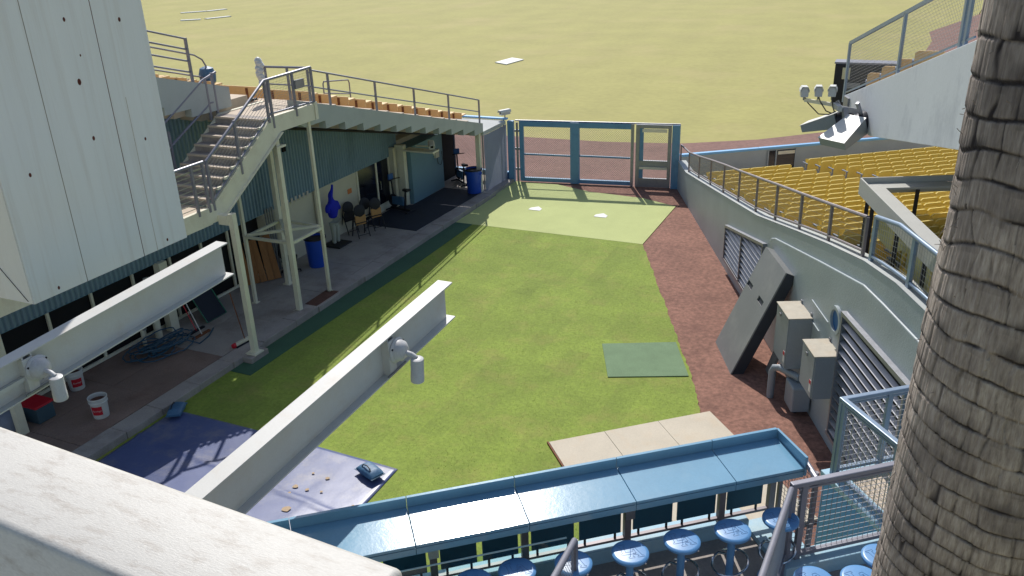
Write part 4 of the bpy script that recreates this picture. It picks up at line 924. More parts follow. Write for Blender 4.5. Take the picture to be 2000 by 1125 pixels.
for s in (17.42,18.85,20.2,21.6): MB().bar(TW((s,-.1,wtop(s)-.02)),TW((s,-.1,np.interp(s,[a for a,_ in pts2],[b for _,b in pts2]))), .06, .09, dW).build('post', 'rail_blue', WS)
n = MB()
for (a, za), (b, zb_) in zip(pts2, pts2[1:]): n.net(TW((a,-.1,wtop(a)+.1)),TW((b,-.1,wtop(b)+.1)),TW((b,-.1,zb_)),TW((a,-.1,za)), .08, .0032, 'grid', .08)
n.build('mesh', 'wire', WS, kind='stuff')

# ================================================================== YELLOW SEATING
SO = Vector((-2.78,32.02,0)); U = Vector((.8,.6,0)); Vv = Vector((.6,-.8,0))        # along rows, back up the slope
def zrow(k): return .28+.098*k+.0027*k*k
PIT = .795
TS = lambda v: SO + U*v[0] + Vv*v[1] + Vector((0,0,v[2]))
def swall(k_t):       # row coordinate where the bullpen wall crosses this distance up the slope
    # point on wall with (p-SO).Vv = k_t
    a = (WA-nW*.32-SO).dot(Vv); b = dW.dot(Vv); s = (k_t-a)/b; p = WA-nW*.32+dW*s; return (p-SO).dot(U)
STR = struct(MB().prism([tuple((TS((swall(-2.2)+.3,-2.2,0)))[:2]), tuple(TS((26,-2.2,0))[:2]), tuple(TS((26,21,0))[:2]), tuple(TS((swall(21)+.3,21,0))[:2])], .02, lo=-.05), 'seating_terrace', 'concrete_tan')
for k in range(0, 26):
    a, b = k*PIT-.42, k*PIT+PIT-.42
    p = [TS((swall(a)+.02,a,0)), TS((24,a,0)), TS((24,b,0)), TS((swall(b)+.02,b,0))]
    MB().prism([tuple(q[:2]) for q in p], zrow(k), lo=-.04).build('terrace_step', 'concrete_tan', STR)
YS = seat_proto('yellow_seat', 'seat_yellow', '', 'seat', 'yellow seats beside the bullpen wall'); ytree = treeof(YS); yc = 0
RZS = math.atan2(.6,.8)
SWD = .532
for k in range(1, 21):
    t_ = k*PIT; lo = swall(t_)+.42; s = -1.12; j = 0
    while s-SWD/2 > lo:
        if k > 17 and s > swall(t_)+4.2: s -= SWD; j += 1; continue
        lab = 'yellow seat between bullpen wall and aisle, %s row from field, %s from aisle' % (ORD[k-1], ORD[j])
        loc = TS((s-SWD/2, t_, zrow(k)+.002))
        if yc == 0: YS.location = loc; YS.rotation_euler = (0,0,RZS); YS['label'] = lab
        else: dup(YS, loc, RZS, lab, ytree)
        yc += 1; s -= SWD; j += 1
for k in range(0, 13):
    t_ = k*PIT; s = 0; j = 0; nmax = 12 if k < 9 else 13
    while j < nmax:
        px = None
        loc = TS((s+SWD/2+.02*k, t_, zrow(k)+.002))
        v = loc+Vector((0,0,.6))-CAM; X_ = 1000+FPX*v.dot(rt)/v.dot(fw)
        if X_ < 1935:
            n_ = dup(YS, loc, RZS, 'yellow seat across the aisle from the wall, %s row, %s from aisle' % (ORD[k], ORD[j]), ytree)
            n_['group'] = 'yellow seats across the aisle'; yc += 1
        s += SWD; j += 1
# low field wall with light blue cap
FW_ = thing('field_wall', 'low grey wall with light blue padded cap between seats and warning track', 'wall', (-3,33.8,0))
fa, fb = Vector((-7.2,31.02,0)), Vector((12,44.75,0)); fd = (fb-fa).normalized(); fn = Vector((-fd.y,fd.x,0)); FL = (fb-fa).length
TFW = lambda v: fa + fd*v[0] + fn*v[1] + Vector((0,0,v[2]))
MB().box((0,0,-.04),(FL,.12,1.04),TFW).build('wall_face', 'wall_paint', FW_)
k = 0.0
while k < FL: MB().box((k+.004,-.03,1.04),(min(FL,k+3.2)-.004,.17,1.13),TFW).build('cap_pad', 'cap_blue', FW_, bevel=.02); k += 3.2
p = Zp(1512,305,.9); s0 = (p-fa).dot(fd)
d_ = MB().box((s0,-.03,.1),(s0+1.15,-.004,.98),TFW).build('hatch', 'glass_dark', FW_)
for a in (s0-.03,s0+.3,s0+1.12): MB().box((a,-.06,.1),(a+.05,-.031,1.0),TFW).build('hatch_frame', 'wall_paint', d_)
MB().box((s0+.4,-.06,.82),(s0+1.1,-.031,.95),TFW).build('hatch_bar', 'cream', d_)

# grey drink rail behind the wall railing
DR = thing('drink_rail', 'grey metal drink counter turning a corner behind the wall railing', 'counter', (.2,15,3.6))
c0 = Zp(1682,358,4.72); c1 = Zp(1905,351,4.72); c2 = Zp(1862,540,4.72)
d1 = (c1-c0).normalized(); d2 = (c2-c0).normalized()
def rail_piece(p, q, inward, nm):
    d = (q-p).normalized(); w_ = inward
    a = [p, q, q+w_*.34, p+w_*.34]
    lo = [v-Vector((0,0,.04)) for v in a]
    MB().add([*lo,*a], ((3,2,1,0),(4,5,6,7),(0,1,5,4),(1,2,6,5),(2,3,7,6),(3,0,4,7))).build(nm, 'drink_grey', DR)
    v = [p+Vector((0,0,-.2)), q+Vector((0,0,-.2)), q+Vector((0,0,.1)), p+Vector((0,0,.1))]
    u = [x-w_*.03 for x in v]
    MB().add(v+u, ((0,1,2,3),(7,6,5,4),(0,4,5,1),(1,5,6,2),(2,6,7,3),(3,7,4,0))).build('upstand', 'drink_grey', DR)
in1 = Vector((d1.y,-d1.x,0)); in1 = in1 if in1.dot(d2) > 0 else -in1
in2 = Vector((d2.y,-d2.x,0)); in2 = in2 if in2.dot(d1) > 0 else -in2
rail_piece(c0, c1, in1, 'counter_top'); rail_piece(c0+Vector((0,0,.003)), c2+Vector((0,0,.003)), in2, 'counter_top')
for t_, base in ((c0+d1*.12+in1*.1,None),(c0+d2*.5+in2*.1,None),(c0+d2*1.9+in2*.1,None),(c0+d2*3.2+in2*.1,None),(c0+d1*1.0+in1*.12,None),(c0+d1*2+in1*.12,None)):
    kk = max(0,(t_-SO).dot(Vv)); z0 = zrow(int((kk+.42)/PIT))
    MB().bar((t_.x,t_.y,z0),(t_.x,t_.y,4.6), .07, .07, (0,1,0)).build('leg', 'dark_metal', DR)
for k in range(4):
    a = c0+d2*(.45+.9*k)+in2*.28; b = a+d2*.78
    MB().bar((a.x,a.y,4.15),(b.x,b.y,4.15), .03, .62).build('front_panel', 'panel_straw', DR)
MB().bar(c0+d2*.3+in2*.2-Vector((0,0,.2)), c0+d2*3.9+in2*.2-Vector((0,0,.2)), .05, .05).build('brace', 'rail_blue', DR)

# ================================================================== UPPER RIGHT STAND END
UA = Vector((-1.09,20.0,0)); uD = Vector((.35,-.9367,0)); uN = Vector((-.9367,-.35,0))
def onU(px, py, off=0):
    A = UA+uN*off; d = ray(px,py); k = A.dot(uN)/d.dot(uN); p = CAM+d*k; return (p-UA).dot(uD), p.z
TU = lambda v: UA + uD*v[0] + uN*v[1] + Vector((0,0,v[2]))
P_ = [onU(*p) for p in ((1650,186),(1890,85),(1870,293),(1698,266))]
def ext(a, b, s): return a[1]+(b[1]-a[1])*(s-a[0])/(b[0]-a[0])
E_ = 6.5
UD = thing('upper_stand_end', 'white painted concrete end wall of a raked stand above the yellow seats', 'wall', TU((1.5,0,5)))
tops = [P_[0],(E_,ext(P_[0],P_[1],E_)),(E_,ext(P_[3],P_[2],E_)),P_[3],(P_[0][0]+.12,P_[3][1]+.05)]
MB().prism(tops, -.25, axis='y', lo=0, T=TU).build('end_wall', 'wedge_paint', UD, bevel=.01)
dk = [(P_[0][0]+.1,P_[0][1]-.25),(E_,tops[1][1]-.25),(E_,tops[2][1]+.05),(P_[3][0],P_[3][1]+.05),(P_[0][0]+.2,P_[3][1]+.12)]
MB().prism(dk, -9, axis='y', lo=-.26, T=TU).build('stand_slab', 'concrete_grey', UD)
MB().box((4.2,-2.0,0),(4.8,-1.4,P_[3][1]+.3),TU).build('pier', 'concrete_grey', UD)
t = thing('guard_railing', 'grey railing with fine mesh climbing the white stand end', 'railing', TU((1,0,6)))
zt_ = lambda s: ext(P_[0],P_[1],s)
ra, rb = onU(1661,84,-.1), onU(1815,0,-.1)
hz_ = lambda s: ext(ra,rb,s)
MB().bar(TU((ra[0],-.1,hz_(ra[0]))),TU((5.5,-.1,hz_(5.5))), .05, .07).build('top_bar', 'rail_blue', t)
MB().bar(TU((ra[0],-.1,zt_(ra[0])+.1)),TU((5.5,-.1,zt_(5.5)+.1)), .03, .03).build('bottom_bar', 'rail_blue', t)
for s in (ra[0],onU(1755,130,-.1)[0],onU(1880,60,-.1)[0],5.2): MB().bar(TU((s,-.1,zt_(s)-.1)),TU((s,-.1,hz_(s))), .05, .07, uD).build('post', 'rail_blue', t)
n = MB().net(TU((ra[0],-.1,zt_(ra[0])+.1)),TU((5.5,-.1,zt_(5.5)+.1)),TU((5.5,-.1,hz_(5.5)-.03)),TU((ra[0],-.1,hz_(ra[0])-.03)), .06, .0025, 'grid', .06); n.build('mesh', 'wire', t, kind='stuff')
# tan seats on it, facing the field
OS = seat_proto('tan_seat', 'seat_orange', '', 'seat', 'tan seats of the upper stand'); otree = treeof(OS)
for k in range(4):
    s = .75+.78*k; loc = TU((s,-.45,zt_(s)-.44)); rz_ = math.atan2(-uN.y,-uN.x)-.35; lab = 'tan folding seat behind the white stand end, %s row above its front' % ORD[k]
    if k == 0: OS.location = loc; OS.rotation_euler = (0,0,rz_); OS['label'] = lab
    else: dup(OS, loc, rz_, lab, otree)
# black cabinet (sign back) at the stand's front
q = Yp(1648,160,21.3); t = thing('sign_cabinet', 'black sign cabinet with pasted notices at the front of the upper stand', 'sign', q)
MB().box((q.x-.22,q.y-.1,q.z-.55),(q.x+1.6,q.y+.35,q.z+.42)).build('case', 'black', t, bevel=.02)
MB().box((q.x-.05,q.y-.108,q.z+.08),(q.x+.12,q.y-.102,q.z+.34)).build('notice', 'paper_tan', t)
MB().box((q.x+.02,q.y-.108,q.z-.12),(q.x+.36,q.y-.102,q.z+.0)).build('notice', 'galv', t)
MB().box((q.x-.24,q.y-.1,q.z+.42),(q.x+1.6,q.y+.36,q.z+.46)).build('top_trim', 'rail_grey', t)
MB().bar((q.x+1.2,q.y+.1,q.z-.9),(q.x+1.2,q.y+.1,q.z-.5), .3, .3, (0,1,0)).build('stem', 'dark_metal', t)
# floodlights and cameras on a bracket
t = thing('camera_mast', 'pale steel mast arm bolted to the white stand end', 'bracket', TU((.3,.3,5.3)))
a0 = Yp(1697,222,19.3); a1 = Yp(1630,205,18.9); a2 = Yp(1571,195,18.9)
MB().bar(TU((.25,.02,5.2)),TU((.25,.02,5.62)), .05, .3, uD).build('wall_plate', 'galv', t)
MB().bar(a0, Yp(1640,212,18.6), .12, .12).build('beam', 'lamp_white', t, bevel=.01)
MB().bar(Yp(1640,212,18.6), a1, .1, .1).build('beam', 'lamp_white', t)
MB().bar(a1, a2, .07, .07).build('cross_bar', 'cream', t)
MB().bar(Yp(1652,235,18.5), Yp(1650,212,18.6), .1, .1).build('drop', 'galv', t)
for k, (px, py) in enumerate(((1571,179),(1599,178),(1626,178))):
    p = Yp(px,py,18.9)
    cctv('bracket_camera', ['white camera housing on the bracket, outermost of three','white camera housing on the bracket, middle of three','white camera housing on the bracket, next to the white wall'][k], p, (-.10+.05*(k-1),1), .42, (0,0,-.16), -.12, 'cameras on the bracket').scale = (1.2,.82,1.1)
    e = Yp(1632,218,18.7); mid = (p+e)/2-Vector((0,0,.26-.06*k))
    pts = [p+Vector((0,0,-.08)), p*.7+mid*.3-Vector((0,0,.1)), mid, mid*.4+e*.6-Vector((0,0,.04)), e]
    tag(MB().tube(pts, .013, 6).build('camera_cable', 'cable', smooth=True), ['dark cable looping from the outermost bracket camera','dark cable looping from the middle bracket camera','dark cable looping from the bracket camera next to the white wall'][k], 'cable')
def floodlight(p, d, upv, sz, label):
    t = thing('floodlight', label, 'floodlight', p, 0, 'floodlights on the bracket'); d = Vector(d).normalized(); u = Vector(upv); sd = d.cross(u).normalized(); u = sd.cross(d)
    F = lambda v: Vector(p)+d*(v[0]*sz)+sd*(v[1]*sz)+u*(v[2]*sz)
    vs = [F(q) for q in ((-.05,-.17,-.18),(-.05,.17,-.18),(-.05,.17,.12),(-.05,-.17,.12),(.62,-.26,-.06),(.62,.26,-.06),(.62,.26,.08),(.62,-.26,.08))]
    MB().add(vs, ((3,2,1,0),(4,5,6,7),(0,1,5,4),(1,2,6,5),(2,3,7,6),(3,0,4,7))).build('visor', 'box_grey', t, bevel=.008)
    vs = [F(q) for q in ((-.06,-.18,.122),(.63,-.27,.082),(.63,.27,.082),(-.06,.18,.122),(-.06,-.18,.13),(.63,-.27,.09),(.63,.27,.09),(-.06,.18,.13))]
    MB().add(vs, ((3,2,1,0),(4,5,6,7),(0,1,5,4),(1,2,6,5),(2,3,7,6),(3,0,4,7))).build('top_plate', 'white', t)
    MB().lathe([(0,-.2*sz),(.12*sz,-.18*sz),(.17*sz,-.05*sz),(.17*sz,.1*sz),(0,.12*sz)], F((-.15,0,-.05)), 16, Matrix((sd,u,d)).transposed()).build('lamp_body', 'dark_metal', t, smooth=True)
    MB().bar(F((-.15,0,.1)), F((-.12,0,.35)), .06, .06).build('yoke', 'galv', t)
f1 = Yp(1672,243,18.4); floodlight(f1, Yp(1630,278,17.9)-f1, (0,0,1), 1.2, 'white topped floodlight on the bracket, aimed down at the bullpen')
f2 = Yp(1632,233,18.9); floodlight(f2, Yp(1586,245,19.0)-f2, (0,0,1), 1.05, 'grey floodlight on the bracket, aimed along the warning track')
# ================================================================== NEAR TERRACE (terrace frame: a along the counter, b towards us)
FZ = 3.14
PT = MB()
PT.prism([(-9,.0),(-.29,.0),(-.29,.72),(3,.72),(3,5.4),(-9,5.4)], FZ, lo=FZ-.3, T=TF)
PAT = struct(PT, 'patio', 'concrete')
for (a, b) in ((-8.6,.6),(-5.5,.6),(-2.4,.6),(.2,2.2),(-8.6,5),(2.6,5),(2.6,1.2)): MB().box((a-.18,b-.18,.0),(a+.18,b+.18,FZ-.3),TF).build('pier', 'concrete_grey', PAT)
LK = thing('terrace_kerb', 'pale blue painted kerb under the drink counter', 'kerb', TF((-3,0,FZ)))
MB().box((-9,-.1,FZ-.34),(-.3,.12,3.31),TF).build('kerb_run', 'ledge_blue', LK, bevel=.01)
KR = thing('terrace_kerb', 'pale blue painted kerb under the short mesh railing by the palm', 'kerb', TF((1,.75,FZ)))
MB().box((-.33,.66,FZ-.34),(3,.9,3.30),TF).build('kerb_run', 'ledge_blue', KR, bevel=.01)
CT = thing('drink_counter', 'long light blue steel drink counter with raised back lip', 'counter', TF((-3,.3,FZ)))
edges = [-9.3,-8.24,-7.18,-6.1,-5.0,-3.92,-2.86,-1.80,-.75,0.0]
for a, b in zip(edges, edges[1:]):
    MB().box((a+.003,.02,4.20),(b-.003,.54,4.23),lambda v: TF((v[0],v[1],v[2]-.07*(v[1]-.02)))).build('top_section', 'counter_blue', CT, bevel=.004)
    MB().box((a+.003,-.02,4.10),(b-.003,.018,4.335),TF).build('back_lip', 'counter_blue', CT, bevel=.004)
    MB().box((a+.003,.50,4.09),(b-.003,.537,4.155),TF).build('front_hem', 'counter_blue', CT)
MB().box((.002,-.02,4.10),(.03,.54,4.32),TF).build('end_lip', 'counter_blue', CT, bevel=.004)
posts = [-8.9,-7.85,-6.8,-5.8,-4.75,-3.72,-2.79,-1.69,-.62,-.03]
for a in posts: MB().box((a-.035,.03,3.31),(a+.035,.09,4.10),TF).build('post', 'rail_brown', CT)
MB().box((-8.9,.04,3.355),(-.05,.08,3.385),TF).build('bottom_rail', 'rail_brown', CT)
for a, b in zip(posts, posts[1:]):
    w_ = (b-a-.14-.06)/2
    for k in (0, 1):
        p = a+.07+k*(w_+.06)
        if b > -.1 and k == 1: continue
        ww = w_ if b <= -.1 else (b-a-.18)
        MB().box((p,.045,3.45),(p+ww,.065,4.09),TF).build('shade_panel', 'teal_panel', CT)
        for q in (p+.06,p+ww-.06): MB().box((q-.012,.05,3.38),(q+.012,.062,3.45),TF).build('panel_foot', 'dark_metal', CT)
MB().box((-1.69-.05,.092,3.66),(-1.69+.05,.15,3.84),TF).build('switch_box', 'galv', CT)
MB().box((-3.72-.05,.092,3.66),(-3.72+.05,.14,3.76),TF).build('socket_box', 'white', CT)
# red scribble sticker on a shade panel
sc = [(-3.55+.016*i, .069, 3.80+.035*math.sin(i*2.3)+.012*math.sin(i*5)+.004*i) for i in range(16)]
MB().tube([TF(p) for p in sc], .007, 5).build('red_scrawl', 'red', CT)
# stools with a raised monogram
L_OUT = [(-.098,.105),(-.020,.105),(-.020,.086),(-.040,.082),(-.040,-.010),(.028,-.010),(.036,.024),(.056,.024),(.056,-.044),(-.098,-.044),(-.098,-.026),(-.078,-.022),(-.078,.082),(-.098,.086)]
A_OUT = [(-.030,-.100),(.030,-.100),(.030,-.082),(.016,-.080),(.022,-.058),(.072,-.058),(.078,-.080),(.062,-.082),(.062,-.100),(.128,-.100),(.128,-.082),(.112,-.080),(.068,.055),(.030,.055),(-.014,-.080),(-.030,-.082)]
A_IN = [(.029,-.036),(.066,-.036),(.047,.024)]
def stool(loc, rz, label, first=None):
    t = thing('bar_stool', label, 'stool', loc, rz, 'blue monogrammed bar stools'); R_ = .174
    st = MB().lathe([(0,.715),(R_-.02,.715),(R_,.725),(R_,.745),(R_-.012,.757),(R_-.03,.76),(0,.76)], n=44).build('seat', 'stool_blue', t, smooth=True, local=True)
    for P in (L_OUT, A_OUT, A_IN): MB().tube([(x*.92-.01,y*.92,.760) for x, y in P], .0026, 4, closed=True).build('monogram', 'stool_line', st, local=True)
    MB().lathe([(.038,.03),(.036,.715)], n=16).build('stem', 'stool_blue', t, smooth=True, local=True)
    MB().lathe([(0,0),(.16,0),(.165,.012),(.12,.03),(.045,.045),(0,.045)], n=32).build('base_plate', 'stool_blue', t, smooth=True, local=True)
    MB().tube([(.17*math.cos(a)+.0,.17*math.sin(a)*1.0,.36+.05*math.cos(a)) for a in np.linspace(math.pi*.55,math.pi*2.45,26)]+[(.036,0.0,.5)], .013, 8).build('foot_ring', 'chrome', t, smooth=True, local=True)
    MB().tube([(.17*math.cos(math.pi*.55),.17*math.sin(math.pi*.55),.352),(.0,.05,.42),(.0,.036,.5)], .013, 8).build('ring_arm', 'chrome', t, smooth=True, local=True)
    MB().lathe([(0,0),(.01,0),(.008,.006),(0,.006)], (.1,-.145,.722), 10, Matrix.Rotation(math.pi/2,3,'X')).build('bolt', 'chrome', t, local=True)
    return t
az = math.atan2(E1.y, E1.x)
names = ['blue monogrammed bar stool at the counter, right beside the left stair rail','blue monogrammed bar stool at the counter, second from the stair rail','blue monogrammed bar stool at the counter, third from the stair rail','blue monogrammed bar stool at the counter, fourth from the stair rail','blue monogrammed bar stool at the counter end, behind the mesh railing']
first = None
for k, (px, py) in enumerate(((1120,1097),(1231,1077),(1332,1054),(1431,1034),(1525,1011))):
    q = Zp(px,py,FZ+.76)
    if first is None: first = stool((q.x,q.y,FZ+.002), az-.12, names[0]); ftree = treeof(first)
    else: dup(first, (q.x,q.y,FZ+.002), az-.12+.05*k, names[k], ftree)
for px, py, lb in ((1590,1130,'blue bar stool on our side of the mesh railing, farther from the palm'),(1682,1128,'blue bar stool on our side of the mesh railing, touching the palm'),(1722,1085,'blue bar stool mostly hidden behind the palm trunk'),(1010,1112,'blue bar stool behind the glass screen near the stair rail'),(925,1135,'blue bar stool behind the glass screen farther from the stair rail')):
    q = Zp(px,py,FZ+.76)
    dup(first, (q.x,q.y,FZ+.002), az+.1, lb, ftree)
# glass screen left of the stairs
GS = thing('glass_screen', 'clear glass wind screen standing on a pale blue ledge', 'screen', TF((-4,.64,FZ)))
MB().box((-6.2,.62,3.45),(-2.53,.632,4.01),TF).build('pane', 'clear_glass', GS)
MB().box((-6.2,.618,4.011),(-2.53,.634,4.018),TF).build('pane_edge', 'glass_edge', GS)
MB().box((-6.2,.58,FZ+.001),(-2.5,.67,3.45),TF).build('ledge', 'ledge_blue', GS, bevel=.008)
MB().box((-6.2,.68,FZ+.001),(-2.5,.70,3.38),TF).build('ledge_face', 'slab_blue', GS)
for a in (-2.75,-3.8,-4.9): MB().box((a-.02,.61,3.43),(a+.02,.642,3.52),TF).build('clamp', 'galv', GS)
# handrails rising towards us
def hand(a, b, z0, label, net=True):
    t = thing('stair_rail', label, 'railing', (a.x,a.y,FZ)); d = (b-a)
    c = a+d*1.9; sl = (b.z-a.z)
    MB().tube([a, c], .03, 10).build('top_bar', 'rail_grey', t, smooth=True)
    lo = Vector((0,0,-.78)); MB().tube([a+lo, c+lo], .022, 8).build('bottom_bar', 'rail_grey', t, smooth=True)
    for f_ in (0,.95,1.9):
        p = a+d*f_; MB().bar((p.x,p.y,FZ),(p.x,p.y,p.z), .05, .05, (0,1,0)).build('post', 'rail_grey', t)
    if net: MB().net(a+lo, c+lo, c-Vector((0,0,.04)), a-Vector((0,0,.04)), .055, .0025, 'diamond').build('mesh', 'wire', t, kind='stuff')
hand(Zp(1122,1056,4.22), Zp(1082,1128,4.50), FZ, 'grey stair handrail with mesh between the glass screen and the stools')
hand(Zp(1546,956,4.22), Zp(1487,1130,4.70), FZ, 'grey stair handrail with mesh meeting the corner of the short mesh railing')
# short mesh railing on the kerb by the palm
def mesh_rail(a, b, z0, z1, label, posts_, name='mesh_railing', kind_='rail_grey', sp=.06, flat=True):
    t = thing(name, label, 'railing', (a.x,a.y,z0)); A, B = Vector((a.x,a.y,z1)), Vector((b.x,b.y,z1))
    d = (B-A).normalized()
    MB().bar(A-d*.03, B, .07, .05).build('top_bar', kind_, t, bevel=.01)
    MB().bar(A+Vector((0,0,-.06))+d*.06, B+Vector((0,0,-.06)), .03, .02).build('frame_bar', kind_, t)
    MB().bar(Vector((a.x,a.y,z0+.06)), Vector((b.x,b.y,z0+.06)), .05, .04).build('bottom_bar', kind_, t)
    L_ = (B-A).length
    for s in posts_: MB().bar(Vector((a.x,a.y,z0))+d*s, A+d*s, .045, .06, d).build('post', kind_, t)
    MB().net(Vector((a.x,a.y,z0+.08))+d*.03, Vector((b.x,b.y,z0+.08)), B-Vector((0,0,.07)), A+d*.03-Vector((0,0,.07)), sp, .0032, 'grid', sp).build('mesh', 'wire', t, kind='stuff')
ca = TF((-.27,.78,0)); cb = TF((2.6,.78,0))
mesh_rail(ca, cb, 3.30, 4.22, 'grey steel mesh railing on the blue kerb, running behind the palm', (.0,.12,1.3,2.5))
# short pipe rail joining counter end to that corner
t = thing('short_rail', 'short grey pipe rail with dark mesh from counter end to mesh railing', 'railing', TF((.06,.6,3.3)))
MB().tube([TF((.08,.36,4.21)),TF((.0,.74,4.21))], .03, 8).build('top_bar', 'rail_grey', t, smooth=True)
MB().net(TF((.07,.05,3.34)),TF((.07,.66,3.34)),TF((.07,.66,4.15)),TF((.07,.05,4.15)), .05, .003, 'grid', .05).build('mesh', 'wire', t, kind='stuff')
for b in (.06,.64): MB().bar(TF((.07,b,3.2)),TF((.07,b,4.2)), .04, .04, E1).build('post', 'rail_brown', t)
MB().box((-.3,.0,3.05),(.12,.655,3.2),TF).build('sill', 'ledge_blue', t)
# raised blue block beyond, with its own mesh railing
BK = thing('blue_block', 'blue painted concrete block with pale top edge beside the palm', 'block', TF((2,1,0)))
MB().box((1.03,-.5,-.02),(3.6,3.2,3.16),TF).build('block_body', 'slab_blue', BK)
MB().box((1.0,-.53,3.161),(1.22,3.2,3.24),TF).build('edge_strip', 'ledge_blue', BK, bevel=.01)
MB().box((1.221,-.53,3.161),(3.6,-.3,3.24),TF).build('edge_strip', 'ledge_blue', BK, bevel=.01)
MB().box((1.221,-.299,3.161),(3.6,3.2,3.19),TF).build('top_slab', 'concrete_tan', BK)
MB().box((1.5,.05,3.191),(3.4,.32,3.33),TF).build('step', 'ledge_blue', BK, bevel=.01)
r0 = TF((1.09,-.42,0)); mesh_rail(r0, TF((3.4,-.42,0)), 3.24, 4.24, 'pale blue steel mesh railing on the far edge of the blue block', (.0,.62,1.7), kind_='rail_blue', sp=.07)
mesh_rail(r0+E2*.05, TF((1.09,2.6,0)), 3.24, 4.243, 'pale blue steel mesh railing on the bullpen side of the blue block', (.0,.9,1.9), kind_='rail_blue', sp=.07)

# ================================================================== PALM
def palm():
    c = Vector((.665,4.0,FZ)); t = thing('palm_tree', 'thick grey brown fan palm trunk with ringed cracked bark', 'palm tree', c)
    na, nz = 480, 900; z0, z1 = 0.0, 11.0; R0 = .40
    th = np.linspace(0, math.tau, na, endpoint=False); zz = np.concatenate([np.linspace(0,2.4,40), np.linspace(2.42,7.2,nz-80), np.linspace(7.25,z1,40)])
    TH, ZZ = np.meshgrid(th, zz)
    def vn(u, v, sx, seed):       # periodic value noise
        r = np.random.default_rng(seed).random((400, sx)); x = (u/math.tau*sx) % sx; y = v % 399
        xi = x.astype(int) % sx; yi = y.astype(int); fx = x-np.floor(x); fy = y-yi; fx = fx*fx*(3-2*fx); fy = fy*fy*(3-2*fy)
        a = r[yi,xi]; b = r[yi,(xi+1)%sx]; c_ = r[(yi+1)%400,xi]; d = r[(yi+1)%400,(xi+1)%sx]
        return (a*(1-fx)+b*fx)*(1-fy)+(c_*(1-fx)+d*fx)*fy
    rad = np.interp(ZZ, [0,1.5,3,4.2,4.8,6,11], [.56,.50,.455,.42,.405,.40,.36])
    per = np.interp(ZZ, [2.4,3.2,4.2,5.6], [.075,.09,.12,.155])      # ring spacing: wider higher up
    ph = np.cumsum(np.gradient(zz)/np.interp(zz,[2.4,3.2,4.2,5.6],[.075,.09,.12,.155]))[:,None] + .9*vn(TH,ZZ*1.6,6,1) + .25*vn(TH,ZZ*5,15,2) + .3*np.sin(TH*1.0+1.0)
    fr = ph-np.floor(ph); row = np.floor(ph).astype(int)
    ring = np.clip(1-np.abs(fr-.02)/.09, 0, 1) + np.clip(1-np.abs(fr-1.0)/.07, 0, 1)
    saw = (1-fr)                                     # each scar stands proud at its foot
    rr_ = np.random.default_rng(5); ncell = 21
    offs = rr_.random(400)[row % 400]; cellx = (TH/math.tau*ncell+offs*3+1.1*vn(TH,ZZ*1.5+row*.37,26,13)+.35*vn(TH,ZZ*8,60,3))
    fx = cellx-np.floor(cellx); vert = np.clip(1-np.minimum(fx,1-fx)/.085, 0, 1)*(rr_.random((400,64))[row%400, np.floor(cellx).astype(int)%64] > .12)
    fib = vn(TH,ZZ*3,300,8)-.5
    frag = np.clip((vn(TH,ZZ*14,46,9)-.55)*3, 0, 1)   # frayed lower lips
    crack = np.clip(ring*np.clip(.1+1.2*vn(TH,ZZ*7,34,4),0,1) + vert*np.clip(1.7*vn(TH,ZZ*6,30,6)-.35,0,1) + .25*frag*(fr>.75), 0, 1)
    smear = np.clip((vn(TH,ZZ*4,24,14)-.38)*2.4,0,1)*np.clip(1-fr/.5,0,1)*.8 + np.clip((vn(TH,ZZ*1.3,8,15)-.62)*3,0,1)*.45
    crack = np.clip(crack+smear,0,1)
    cellv = rr_.random((400,64))[row%400, np.floor(cellx).astype(int)%64]
    r = rad + .004*saw + .008*(cellv-.5) + .006*fib - .010*np.clip(ring,0,1)*np.clip(.2+1.1*vn(TH,ZZ*7,34,4),0,1) - .006*vert + .012*(vn(TH,ZZ*1.2,9,11)-.5)
    X = r*np.cos(TH); Y = r*np.sin(TH)
    V = np.stack([X,Y,ZZ],-1).reshape(-1,3); n = len(zz)
    I = np.arange(n-1)[:,None]*na; J = np.arange(na)[None,:]; J2 = (J+1)%na
    F = np.stack([I+J, I+J2, I+na+J2, I+na+J], -1).reshape(-1,4)
    me = bpy.data.meshes.new('trunk'); me.vertices.add(len(V)); me.vertices.foreach_set('co', V.ravel())
    me.loops.add(len(F)*4); me.loops.foreach_set('vertex_index', F.ravel()); me.polygons.add(len(F)); me.polygons.foreach_set('loop_start', np.arange(len(F))*4)
    me.update(calc_edges=True); at = me.attributes.new('crack', 'FLOAT', 'POINT'); at.data.foreach_set('value', crack.ravel().astype(np.float32))
    me.polygons.foreach_set('use_smooth', [True]*len(F))
    o = link('trunk', me, 'palm_bark', t, local=True)
    # loose fibres along the outline
    fb = MB(); r5 = random.Random(11)
    for k in range(260):
        a = r5.uniform(0,math.tau); z = r5.uniform(2.5,7); R_ = float(np.interp(z,[0,3,4.8,11],[.56,.455,.405,.36]))
        p = Vector((R_*math.cos(a),R_*math.sin(a),z)); fb.stick(p, p+Vector((math.cos(a)*r5.uniform(.01,.035),math.sin(a)*r5.uniform(.01,.035),r5.uniform(-.06,.05))), .0016)
    fb.build('fibre', 'palm_bark', t, local=True, kind='stuff')
    cr = MB()
